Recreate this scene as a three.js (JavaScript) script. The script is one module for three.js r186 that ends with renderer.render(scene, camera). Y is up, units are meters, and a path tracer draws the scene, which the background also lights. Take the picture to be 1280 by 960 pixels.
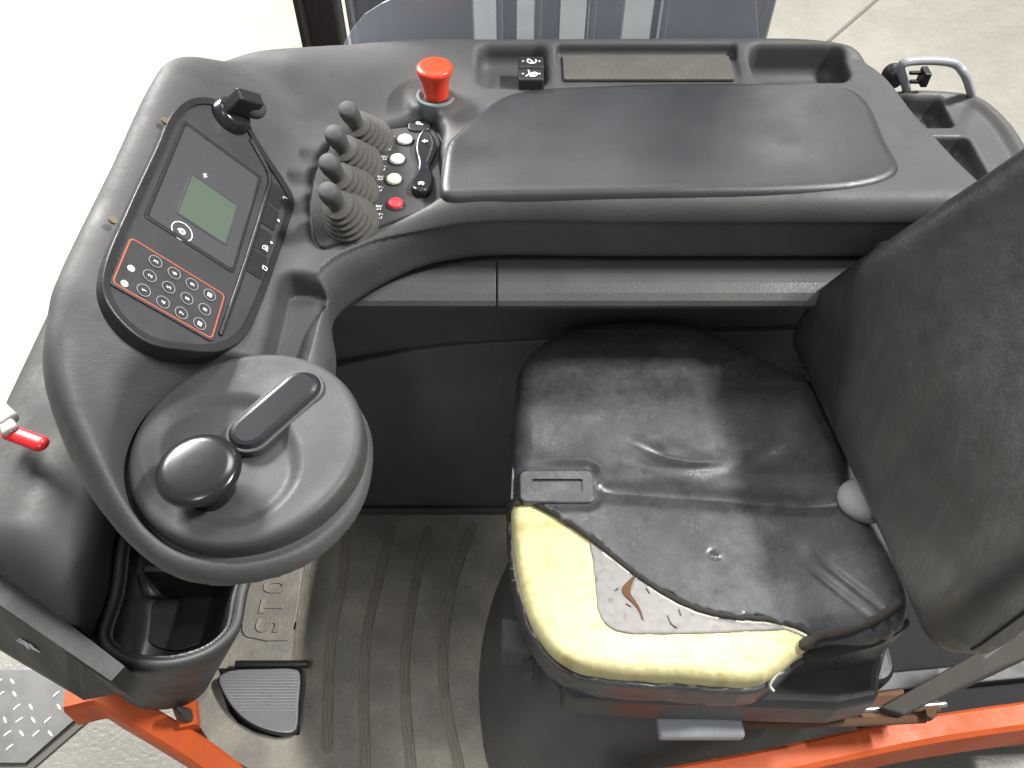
import * as THREE from 'three';
import { RoundedBoxGeometry } from 'three/addons/geometries/RoundedBoxGeometry.js';
import { mergeGeometries } from 'three/addons/utils/BufferGeometryUtils.js';
import { ImprovedNoise } from 'three/addons/math/ImprovedNoise.js';
import { RectAreaLightUniformsLib } from 'three/addons/lights/RectAreaLightUniformsLib.js';
import { FontLoader } from 'three/addons/loaders/FontLoader.js';
import { TextGeometry } from 'three/addons/geometries/TextGeometry.js';

// ---------------------------------------------------------------- camera, unseen lamps, exposure
const scene = new THREE.Scene();
const camera = new THREE.PerspectiveCamera(50, 4 / 3, 0.02, 60);
camera.position.set(0, 1.35, 0);
camera.rotation.set(THREE.MathUtils.degToRad(-52), 0, 0);
const renderer = new THREE.WebGLRenderer();
renderer.setSize(1024, 768);
renderer.toneMapping = THREE.LinearToneMapping;
renderer.toneMappingExposure = 1.03;
renderer.shadowMap.enabled = true;
RectAreaLightUniformsLib.init();
scene.background = new THREE.Color().setRGB(0.345, 0.353, 0.365);   // pale hall all around

const UNSEEN_LAMPS = [  // all out of view; kind, place and strength set for their effect
  // x, y, z, width, length, radiance, label
  [-3.6, 4.2, -5.0, 1.8, 2.8, 115, 'unseen long white hall lamp placed to whiten the floor beyond the console'],
  [2.55, 3.7, -0.75, 0.14, 0.7, 1050, 'unseen narrow white hall lamp placed so the seat backrest shades the cushion'],
  [-0.7, 4.0, 0.9, 0.5, 1.3, 16, 'unseen white fill lamp added above the open side of the cab'],  // fill, added to brighten the footwell wall
  [1.5, 4.2, -5.6, 1.4, 1.8, 19, 'unseen wide white hall lamp placed for the sheen on the armrest pad'],
  [0.0, 4.1, -2.7, 1.0, 1.3, 17, 'unseen white hall lamp placed for the sheen on the seat cushion'],
];

// ---------------------------------------------------------------- helpers
const V3 = THREE.Vector3;
const used = {};
function numbered(n) { used[n] = (used[n] || 0) + 1; return used[n] === 1 ? n : n + '_' + String(used[n] - 1).padStart(3, '0'); }
function thing(name, label, category, pos = [0, 0, 0], group) {
  const g = new THREE.Group(); g.name = numbered(name); g.position.set(...pos); g.userData = { label, category };
  if (group) g.userData.group = group;
  scene.add(g); return g;
}
function part(name, geo, mat, parent, label) {
  const m = new THREE.Mesh(Array.isArray(geo) ? mergeGeometries(geo.map(norm)) : geo, mat);
  m.name = name; m.castShadow = m.receiveShadow = true;
  if (label) m.userData.label = label;
  parent.add(m); return m;
}
function norm(g) { let q = g.index ? g.toNonIndexed() : g; for (const k of Object.keys(q.attributes)) if (!['position', 'normal', 'uv'].includes(k)) q.deleteAttribute(k); return q; }
function structure(name, geo, mat) { const m = part(name, geo, mat, scene); m.userData.kind = 'structure'; return m; }
function rng(seed) { return () => { seed |= 0; seed = seed + 0x6D2B79F5 | 0; let t = Math.imul(seed ^ seed >>> 15, 1 | seed); t = t + Math.imul(t ^ t >>> 7, 61 | t) ^ t; return ((t ^ t >>> 14) >>> 0) / 4294967296; }; }
const NZ = new ImprovedNoise();
const noise = (x, y, z) => NZ.noise(x, y, z);
const fbm = (x, y, z, o = 4) => { let a = 0, w = .5, s = 0; for (let i = 0; i < o; i++) { a += w * NZ.noise(x, y, z); s += w; x *= 2.03; y *= 2.03; z *= 2.03; w *= .5; } return a / s; };
const clamp = (v, a, b) => Math.min(b, Math.max(a, v));
const sstep = (a, b, v) => { const t = clamp((v - a) / (b - a), 0, 1); return t * t * (3 - 2 * t); };
const mix = (a, b, t) => a + (b - a) * t;
const smin = (a, b, k) => { const h = Math.max(k - Math.abs(a - b), 0) / k; return Math.min(a, b) - h * h * k * .25; };
const smax = (a, b, k) => -smin(-a, -b, k);
const gauss = (v, w) => Math.exp(-(v / w) * (v / w));

// closed Catmull-Rom through 2-D points
function smooth2(pts, n = 6, closed = true) {
  const c = new THREE.CatmullRomCurve3(pts.map(p => new V3(p[0], 0, p[1])), closed, 'centripetal');
  return c.getPoints(pts.length * n).slice(0, closed ? -1 : undefined).map(p => [p.x, p.z]);
}
// signed distance to a polygon, read from a fine grid inside its neighbourhood
function polySdf(pts) {
  const ex = exactSdf(pts), q = .002, m = .07;
  const x0 = Math.min(...pts.map(p => p[0])) - m, y0 = Math.min(...pts.map(p => p[1])) - m, nx = Math.ceil((Math.max(...pts.map(p => p[0])) + m - x0) / q) + 1, ny = Math.ceil((Math.max(...pts.map(p => p[1])) + m - y0) / q) + 1;
  const a = new Float32Array(nx * ny).fill(NaN);
  const g = (i, j) => { const k = i + j * nx; let v = a[k]; if (v !== v) v = a[k] = ex(x0 + i * q, y0 + j * q); return v; };
  return (x, y) => {
    const u = (x - x0) / q, v = (y - y0) / q, i = Math.floor(u), j = Math.floor(v);
    if (i < 0 || j < 0 || i >= nx - 1 || j >= ny - 1) { const cx = clamp(x, x0 + q, x0 + (nx - 2) * q), cy = clamp(y, y0 + q, y0 + (ny - 2) * q); return g(Math.floor((cx - x0) / q), Math.floor((cy - y0) / q)) + Math.hypot(x - cx, y - cy); }
    const fx = u - i, fy = v - j; return (g(i, j) * (1 - fx) + g(i + 1, j) * fx) * (1 - fy) + (g(i, j + 1) * (1 - fx) + g(i + 1, j + 1) * fx) * fy;
  };
}
function exactSdf(pts) {
  const n = pts.length;
  const ax = new Float64Array(n), ay = new Float64Array(n), ex = new Float64Array(n), ey = new Float64Array(n), il = new Float64Array(n);
  for (let i = 0; i < n; i++) { const a = pts[i], b = pts[(i + 1) % n]; ax[i] = a[0]; ay[i] = a[1]; ex[i] = b[0] - a[0]; ey[i] = b[1] - a[1]; il[i] = 1 / (ex[i] * ex[i] + ey[i] * ey[i] + 1e-12); }
  return (x, y) => {
    let d = 1e9, ins = false;
    for (let i = 0; i < n; i++) {
      const wx = x - ax[i], wy = y - ay[i]; let t = (wx * ex[i] + wy * ey[i]) * il[i]; t = t < 0 ? 0 : t > 1 ? 1 : t;
      const dx = wx - ex[i] * t, dy = wy - ey[i] * t, q = dx * dx + dy * dy; if (q < d) d = q;
      const by = ay[i] + ey[i];
      if ((ay[i] > y) !== (by > y) && x < ax[i] + ex[i] * (y - ay[i]) / ey[i]) ins = !ins;
    }
    return ins ? -Math.sqrt(d) : Math.sqrt(d);
  };
}
const box3 = (x, y, z, cx, cy, cz, hx, hy, hz, r) => {
  const qx = Math.abs(x - cx) - hx + r, qy = Math.abs(y - cy) - hy + r, qz = Math.abs(z - cz) - hz + r;
  return Math.hypot(Math.max(qx, 0), Math.max(qy, 0), Math.max(qz, 0)) + Math.min(Math.max(qx, qy, qz), 0) - r;
};
// moulded solid: surface nets over a distance field, smooth normals from its gradient
function mould(f, lo, hi, cell, tint) {
  const n = [0, 1, 2].map(k => Math.ceil((hi[k] - lo[k]) / cell)), [nx, ny, nz] = n;
  const sx = nx + 1, sy = ny + 1, sxy = sx * sy, val = new Float32Array(sxy * (nz + 1));
  const B = 6, R = cell * B * .87 * 1.6;
  for (let k = 0; k <= nz; k += B) for (let j = 0; j <= ny; j += B) for (let i = 0; i <= nx; i += B) {
    const c = f(lo[0] + (i + B / 2) * cell, lo[1] + (j + B / 2) * cell, lo[2] + (k + B / 2) * cell), far = Math.abs(c) > R;
    for (let kk = k; kk < Math.min(k + B, nz + 1); kk++) for (let jj = j; jj < Math.min(j + B, ny + 1); jj++) for (let ii = i; ii < Math.min(i + B, nx + 1); ii++)
      val[ii + jj * sx + kk * sxy] = far ? c : f(lo[0] + ii * cell, lo[1] + jj * cell, lo[2] + kk * cell);
  }
  const id = new Int32Array(sxy * (nz + 1)).fill(-1), P = [];
  const off = []; for (let c = 0; c < 8; c++) off.push((c & 1) + (c >> 1 & 1) * sx + (c >> 2 & 1) * sxy);
  const edges = []; for (let a = 0; a < 8; a++) for (const b of [1, 2, 4]) if (!(a & b)) edges.push([a, a | b]);
  for (let k = 0; k < nz; k++) for (let j = 0; j < ny; j++) for (let i = 0; i < nx; i++) {
    const o = i + j * sx + k * sxy; let m = 0; for (let c = 0; c < 8; c++) if (val[o + off[c]] < 0) m |= 1 << c;
    if (m === 0 || m === 255) continue;
    let x = 0, y = 0, z = 0, q = 0;
    for (const [a, b] of edges) { const va = val[o + off[a]], vb = val[o + off[b]]; if ((va < 0) === (vb < 0)) continue; const t = va / (va - vb); x += (a & 1) + t * ((b & 1) - (a & 1)); y += (a >> 1 & 1) + t * ((b >> 1 & 1) - (a >> 1 & 1)); z += (a >> 2 & 1) + t * ((b >> 2 & 1) - (a >> 2 & 1)); q++; }
    id[o] = P.length / 3; P.push(lo[0] + (i + x / q) * cell, lo[1] + (j + y / q) * cell, lo[2] + (k + z / q) * cell);
  }
  const idx = [], st = [1, sx, sxy];
  for (let k = 1; k < nz; k++) for (let j = 1; j < ny; j++) for (let i = 1; i < nx; i++) {
    const o = i + j * sx + k * sxy, s0 = val[o] < 0;
    for (let a = 0; a < 3; a++) {
      if ((val[o + st[a]] < 0) === s0) continue;
      const u = st[(a + 1) % 3], v = st[(a + 2) % 3], q = [id[o], id[o - u], id[o - u - v], id[o - v]];
      if (q.some(t => t < 0)) continue;
      if (s0) idx.push(q[0], q[1], q[2], q[0], q[2], q[3]); else idx.push(q[0], q[2], q[1], q[0], q[3], q[2]);
    }
  }
  const N = new Float32Array(P.length), e = cell * .5;
  for (let v = 0; v < P.length; v += 3) {
    let x = P[v], y = P[v + 1], z = P[v + 2], gx, gy, gz;
    for (let it = 0; it < 2; it++) {
      gx = f(x + e, y, z) - f(x - e, y, z); gy = f(x, y + e, z) - f(x, y - e, z); gz = f(x, y, z + e) - f(x, y, z - e);
      const l = Math.hypot(gx, gy, gz) || 1; if (it === 0) { const d = clamp(f(x, y, z) / (l / (2 * e)), -cell * .5, cell * .5); x -= gx / l * d; y -= gy / l * d; z -= gz / l * d; }
      gx /= l; gy /= l; gz /= l;
    }
    P[v] = x; P[v + 1] = y; P[v + 2] = z; N[v] = gx; N[v + 1] = gy; N[v + 2] = gz;
  }
  const g = new THREE.BufferGeometry(), pos = new Float32Array(P), uv = new Float32Array(P.length / 3 * 2);
  for (let v = 0, w = 0; v < P.length; v += 3, w += 2) { uv[w] = P[v] + .55 * P[v + 1]; uv[w + 1] = P[v + 2] - .62 * P[v + 1]; }
  g.setAttribute('position', new THREE.BufferAttribute(pos, 3)); g.setAttribute('normal', new THREE.BufferAttribute(N, 3)); g.setAttribute('uv', new THREE.BufferAttribute(uv, 2));
  if (tint) { const c = new Float32Array(P.length); for (let v = 0; v < P.length; v += 3) { const t = tint(P[v], P[v + 1], P[v + 2]); c[v] = t[0]; c[v + 1] = t[1]; c[v + 2] = t[2]; } g.setAttribute('color', new THREE.BufferAttribute(c, 3)); }
  g.setIndex(idx); return g;
}
// footprint [x,z] raised from y0 to y1 with a rounded edge
function prism(pts, y0, y1, bevel = .003, holes = []) {
  const s = new THREE.Shape(pts.map(p => new THREE.Vector2(p[0], -p[1])));
  for (const h of holes) s.holes.push(new THREE.Path(h.map(p => new THREE.Vector2(p[0], -p[1]))));
  const g = new THREE.ExtrudeGeometry(s, { depth: y1 - y0 - 2 * bevel, bevelEnabled: bevel > 0, bevelThickness: bevel, bevelSize: bevel, bevelOffset: -bevel, bevelSegments: 3, curveSegments: 8 });
  g.rotateX(-Math.PI / 2); g.translate(0, y0 + bevel, 0); return g;
}
// outline in x,y pushed along +z
function plate(pts, z0, z1, bevel = .002, holes = []) {
  const s = new THREE.Shape(pts.map(p => new THREE.Vector2(...p)));
  for (const h of holes) s.holes.push(new THREE.Path(h.map(p => new THREE.Vector2(...p))));
  const g = new THREE.ExtrudeGeometry(s, { depth: z1 - z0 - 2 * bevel, bevelEnabled: bevel > 0, bevelThickness: bevel, bevelSize: bevel, bevelOffset: -bevel, bevelSegments: 3, curveSegments: 8 });
  g.translate(0, 0, z0 + bevel); return g;
}
function tube(pts, r, seg = 40, rs = 10, closed = false) {
  return new THREE.TubeGeometry(new THREE.CatmullRomCurve3(pts.map(p => new V3(...p)), closed, 'centripetal'), seg, r, rs, closed);
}
function rbox(w, h, d, r, x = 0, y = 0, z = 0) { const g = new RoundedBoxGeometry(w, h, d, 3, r); g.translate(x, y, z); return g; }
function capped(pts, r, seg = 40, rs = 10) {           // tube with rounded ends
  const gs = [tube(pts, r, seg, rs)];
  for (const p of [pts[0], pts[pts.length - 1]]) { const s = new THREE.SphereGeometry(r, rs, 8); s.translate(...p); gs.push(s); }
  return gs;
}
function rrect(w, h, r, cx = 0, cy = 0, n = 5) {
  const o = []; for (const [sx, sy, a] of [[1, 1, 0], [-1, 1, 1], [-1, -1, 2], [1, -1, 3]]) for (let i = 0; i <= n; i++) { const t = (a + i / n) * Math.PI / 2; o.push([cx + sx * (w / 2 - r) + r * Math.cos(t), cy + sy * (h / 2 - r) + r * Math.sin(t)]); }
  return o;
}
function circle(r, cx = 0, cy = 0, n = 28, ry = r) { const o = []; for (let i = 0; i < n; i++) { const t = i / n * Math.PI * 2; o.push([cx + r * Math.cos(t), cy + ry * Math.sin(t)]); } return o; }
function lathe(prof, seg = 40) { return new THREE.LatheGeometry(prof.map(p => new THREE.Vector2(...p)), seg); }

// ---------------------------------------------------------------- textures and materials
function dataTex(size, fn, srgb) {
  const d = new Uint8Array(size * size * 4);
  for (let j = 0; j < size; j++) for (let i = 0; i < size; i++) { const c = fn(i / size, j / size, i, j); d.set([clamp(c[0], 0, 1) * 255, clamp(c[1], 0, 1) * 255, clamp(c[2], 0, 1) * 255, 255], (j * size + i) * 4); }
  const t = new THREE.DataTexture(d, size, size); t.wrapS = t.wrapT = THREE.RepeatWrapping; t.magFilter = THREE.LinearFilter; t.minFilter = THREE.LinearMipmapLinearFilter; t.generateMipmaps = true;
  if (srgb) t.colorSpace = THREE.SRGBColorSpace; t.needsUpdate = true; return t;
}
// seamless value noise with octaves
function tileNoise(seed, base, oct = 4, gain = .55) {
  const L = []; for (let o = 0; o < oct; o++) { const n = base << o, r = rng(seed * 31 + o), a = new Float32Array(n * n); for (let i = 0; i < n * n; i++) a[i] = r(); L.push([n, a]); }
  return (u, v) => { let s = 0, w = 1, t = 0; for (const [n, a] of L) { const x = u * n, y = v * n, i = Math.floor(x), j = Math.floor(y); let fx = x - i, fy = y - j; fx = fx * fx * (3 - 2 * fx); fy = fy * fy * (3 - 2 * fy); const A = (p, q) => a[((q % n + n) % n) * n + (p % n + n) % n]; s += w * mix(mix(A(i, j), A(i + 1, j), fx), mix(A(i, j + 1), A(i + 1, j + 1), fx), fy); t += w; w *= gain; } return s / t; };
}
function rep(t, k) { const c = t.clone(); c.repeat.set(k, k); c.needsUpdate = true; return c; }
const nA = tileNoise(3, 8, 6, .6), nB = tileNoise(9, 64, 3, .7), nC = tileNoise(17, 24, 5, .62);
// scuffs: thin random strokes
const scuff = (() => { const S = 512, a = new Float32Array(S * S), r = rng(77); for (let k = 0; k < 230; k++) { let x = r() * S, y = r() * S; const t = r() * 6.28, l = 6 + r() * 60, b = .25 + r() * .7, c = (r() - .5) * .02; let th = t; for (let i = 0; i < l; i++) { x += Math.cos(th); y += Math.sin(th); th += c; a[((y | 0) % S + S) % S * S + ((x | 0) % S + S) % S] = b * Math.sin(Math.PI * i / l); } } return (u, v) => a[(v * S | 0) % S * S + (u * S | 0) % S]; })();
const grain = dataTex(512, (u, v) => { const g = nB(u, v); return [g, g, g]; });
const roughSmudge = dataTex(1024, (u, v) => { const g = .70 + .5 * (nA(u, v) - .5) + .12 * (nB(u * 2, v * 2) - .5) - .1 * scuff(u, v); return [g, g, g]; });
const dustMap = dataTex(1024, (u, v) => { const d = sstep(.42, .72, nA(u, v)) * .5 + .3 * (nC(u, v) - .4) + .12 * (nB(u * 2, v * 2) - .5) + .16 * scuff(u, v); return [.88 + .11 * d, .88 + .10 * d, .88 + .085 * d]; }, true);
const leather = dataTex(1024, (u, v) => { const g = .5 * nB(u, v) + .35 * nC(u * 2, v * 2) + .15 * nA(u, v); return [g, g, g]; });
const vinylWear = dataTex(1024, (u, v) => { const w = sstep(.46, .66, nA(u, v)) * .7 + sstep(.5, .7, nC(u, v)) * .4, s = scuff(u, v); const k = .70 + .17 * w + .16 * s + .16 * (nB(u, v) - .5); return [k, k * .995, k * .985]; }, true);
const vinylRough = dataTex(1024, (u, v) => { const g = .66 + .5 * (nC(u, v) - .5) + .4 * (nA(u, v) - .5) + .2 * (nB(u, v) - .5); return [g, g, g]; });

const COL = (r, g, b) => new THREE.Color().setRGB(r, g, b);
function std(c, rough, o = {}) { return new THREE.MeshStandardMaterial({ color: COL(...c), roughness: rough, metalness: 0, ...o }); }
const M = {
  shell: std([.088, .089, .091], .9, { map: rep(dustMap, 2.2), roughnessMap: rep(roughSmudge, 2), bumpMap: rep(grain, 9), bumpScale: .00018 }),
  pad: std([.046, .048, .053], .54, { map: rep(dustMap, 2.4), roughnessMap: rep(roughSmudge, 2.6), bumpMap: rep(grain, 14), bumpScale: .0002 }),
  wall: std([.105, .105, .106], .75, { map: rep(dustMap, 1.7), roughnessMap: rep(roughSmudge, 1.6), bumpMap: rep(grain, 8), bumpScale: .0004 }),
  rail: std([.10, .10, .10], .72, { map: rep(dustMap, 2.1), roughnessMap: rep(roughSmudge, 2), bumpMap: rep(grain, 9), bumpScale: .0003 }),
  cowl: std([.058, .062, .060], .92, { map: rep(dustMap, 1.6), roughnessMap: rep(roughSmudge, 1.5), bumpMap: rep(grain, 8), bumpScale: .00012 }),
  bin: std([.018, .018, .020], .7, { map: rep(dustMap, 2.5), roughnessMap: rep(roughSmudge, 2) }),
  panel: std([.062, .063, .067], .6, { map: rep(dustMap, 3), roughnessMap: rep(roughSmudge, 4) }),
  bezel: std([.026, .026, .028], .5, { roughnessMap: rep(roughSmudge, 4) }),
  gloss: new THREE.MeshPhysicalMaterial({ color: COL(.016, .017, .02), roughness: .2 }),
  screw: std([.30, .24, .18], .5, { metalness: .7 }),
  lcd: std([.095, .130, .095], .32),
  lens: std([.075, .077, .082], .34, { roughnessMap: rep(roughSmudge, 5) }),
  print: std([.82, .82, .80], .6),
  orange: std([.46, .115, .06], .55),
  rubber: std([.15, .143, .13], .85, { map: rep(dustMap, 5), bumpMap: rep(grain, 14), bumpScale: .0006 }),
  leverKnob: std([.085, .088, .092], .7, { map: rep(dustMap, 6) }),
  estop: std([.78, .055, .018], .48, { roughnessMap: rep(roughSmudge, 6) }),
  collar: std([.17, .20, .205], .6, { map: rep(dustMap, 4) }),
  whiteButton: std([.80, .81, .77], .45), paleButton: std([.66, .72, .56], .45), redButton: std([.62, .035, .05], .4),
  dirtTray: std([.135, .129, .115], .85, { map: rep(dustMap, 4), bumpMap: rep(grain, 8), bumpScale: .0006 }),
  wheel: std([.060, .061, .063], .85, { map: rep(dustMap, 3), roughnessMap: rep(roughSmudge, 3), bumpMap: rep(grain, 14), bumpScale: .00012 }),
  dish: std([.094, .096, .099], .5, { roughnessMap: rep(roughSmudge, 3), bumpMap: rep(grain, 12), bumpScale: .0011 }),
  knob: new THREE.MeshPhysicalMaterial({ color: COL(.012, .012, .014), roughness: .2, clearcoat: 0, clearcoatRoughness: .12 }),
  vinyl: new THREE.MeshPhysicalMaterial({ color: COL(.082, .086, .094), map: rep(vinylWear, 2.3), roughness: .52, roughnessMap: rep(vinylRough, 3.4), bumpMap: rep(leather, 9), bumpScale: .0003, clearcoat: .4, clearcoatRoughness: .4 }),
  vinylBack: new THREE.MeshPhysicalMaterial({ color: COL(.046, .045, .043), map: rep(dustMap, 2), roughness: .6, roughnessMap: rep(vinylRough, 2.4), bumpMap: rep(leather, 7), bumpScale: .0005, clearcoat: .15, clearcoatRoughness: .4 }),
  foam: std([.60, .55, .29], .95), innerPad: std([.23, .222, .213], .95),
  lining: std([.62, .58, .50], .95), tornEdge: std([.045, .039, .034], .9, { bumpMap: rep(leather, 12), bumpScale: .002 }),
  black: std([.014, .014, .015], .6, { roughnessMap: rep(roughSmudge, 3) }),
  steel: std([.42, .43, .44], .42, { metalness: .85, roughnessMap: rep(roughSmudge, 4) }),
  rust: std([.20, .105, .055], .85, { map: rep(dustMap, 7), bumpMap: rep(grain, 20), bumpScale: .0008 }),
  handle: std([.33, .345, .37], .42, { roughnessMap: rep(roughSmudge, 4) }),
  red: std([.66, .11, .02], .85, { map: rep(dustMap, 1.4), roughnessMap: rep(roughSmudge, 2.5) }),
  mast: std([.035, .030, .028], .6, { map: rep(dustMap, 2), roughnessMap: rep(roughSmudge, 1.5) }),
  mastGrey: std([.24, .255, .285], .55, { map: rep(dustMap, 1.4), roughnessMap: rep(roughSmudge, 1.5) }),
  grayTab: std([.26, .265, .27], .7, { map: rep(dustMap, 5) }),
  glass: new THREE.MeshPhysicalMaterial({ color: COL(.70, .73, .78), roughness: .24, transmission: .86, thickness: 0, ior: 1.5 }),
  redPlastic: new THREE.MeshPhysicalMaterial({ color: COL(.62, .012, .015), roughness: .35, clearcoat: .4 }),
  whiteTape: std([.78, .77, .74], .8, { bumpMap: rep(grain, 30), bumpScale: .001 }),
  tread: std([.15, .15, .147], .6, { map: rep(dustMap, 3), roughnessMap: rep(roughSmudge, 3) }),
  lug: std([.72, .72, .70], .55),
};
M.vinyl.vertexColors = false;

// floor mat: trodden rubber with brown dirt
const matDirt = dataTex(1024, (u, v) => { const a = nA(u, v), b = nC(u, v), f = nB(u * 2, v * 2), d = sstep(.35, .68, a), e = sstep(.5, .75, b); const k = .50 + .07 * d + .05 * (f - .5) + .03 * e; return [k + .012 + .010 * d, k + .004 * d, k - .022 - .012 * d]; }, true);
M.mat = std([1, .985, .95], .86, { map: rep(matDirt, 1.55), bumpMap: rep(grain, 7), bumpScale: .0008, roughnessMap: rep(roughSmudge, 2) });
M.rib = std([1.08, 1.04, .95], .86, { map: rep(matDirt, 2.3), bumpMap: rep(grain, 12), bumpScale: .0006 }); M.rib.color.multiplyScalar(1);
const concreteTex = dataTex(1024, (u, v) => { const a = nA(u, v), f = nB(u * 2, v * 2), c = nC(u, v); const k = .80 + .10 * (a - .5) + .06 * (f - .5) + .07 * (c - .5) - .05 * scuff(u, v); return [k, k * .988, k * .95]; }, true);

// ---------------------------------------------------------------- unseen lamps overhead, placed for the light they give
for (const [x, y, z, w, l, L, label] of UNSEEN_LAMPS) {
  const t = thing('unseen_lamp', label, 'lamp', [x, y, z]);
  part('housing', rbox(w + .06, .08, l + .06, .02, 0, .06, 0), std([.7, .7, .7], .5), t);
  part('diffuser', new THREE.BoxGeometry(w, .01, l), std([.9, .9, .9], .6, { emissive: COL(1, .99, .96), emissiveIntensity: 2 }), t);
  const a = new THREE.RectAreaLight(COL(1, .985, .95), L, w, l); a.position.set(x, y - .02, z); a.lookAt(x, y - 2, z - 1e-4); scene.add(a);
}

// ---------------------------------------------------------------- ground
{
  const g = new THREE.PlaneGeometry(30, 30); g.rotateX(-Math.PI / 2); g.translate(0, -.35, -4);
  const uv = g.attributes.uv, p = g.attributes.position; for (let i = 0; i < uv.count; i++) uv.setXY(i, p.getX(i), p.getZ(i));
  structure('concrete_floor', g, std([.33, .324, .306], .55, { map: rep(concreteTex, .55), roughnessMap: rep(roughSmudge, .8), bumpMap: rep(grain, 2.5), bumpScale: .0006 }));
  const J = std([.10, .095, .085], .9);
  const joint = (a, b, w) => { const dx = b[0] - a[0], dz = b[2] - a[2], l = Math.hypot(dx, dz), q = new THREE.BoxGeometry(l, .004, w); q.rotateY(-Math.atan2(dz, dx)); q.translate((a[0] + b[0]) / 2, -.349, (a[2] + b[2]) / 2); return q; };
  const [a, b] = [[1.2262, -0.35, -3.0142], [1.4849, -0.35, -3.3168]]; const e = [mix(a[0], b[0], 9), 0, mix(a[2], b[2], 9)];
  structure('floor_joint', joint(a, e, .012), J);
  const [c, d] = [[-0.9248, -0.35, -0.3925], [-0.8076, -0.35, -0.5247]]; structure('floor_joint_001', joint([mix(d[0], c[0], 3), 0, mix(d[2], c[2], 3)], [mix(c[0], d[0], 1.6), 0, mix(c[2], d[2], 1.6)], .012), J);
}
{
  const t = thing('tread_plate', 'grey steel tread plate with worn pale lugs on the concrete floor', 'floor plate', [0, 0, 0]);
  const [p0, p1, p2, p3] = [[-0.9335, -0.3996], [-0.8387, -0.5105], [-0.9558, -0.5795], [-1.1701, -0.5795]];
  const q = [p0, p1, p2, p3, [[-1.0937, -0.3996]][0]];
  part('plate', prism(q, -.35, -.342, .001), M.tread, t);
  const r = rng(5), inside = polySdf(q); const lug = new THREE.SphereGeometry(1, 8, 5);
  for (let i = 0; i < 14; i++) for (let j = 0; j < 12; j++) {
    const x = p3[0] + .028 * i + (j % 2) * .014, z = p3[1] + .028 * j * .9; if (inside(x, z) > -.012 || r() < .25) continue;
    const m = part('lug', lug, M.lug, t); m.scale.set(.0085, .0016, .0024); m.position.set(x, -.342, z); m.rotation.y = ((i + j) % 2 ? 1 : -1) * .8 + (r() - .5) * .2;
  }
}

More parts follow.
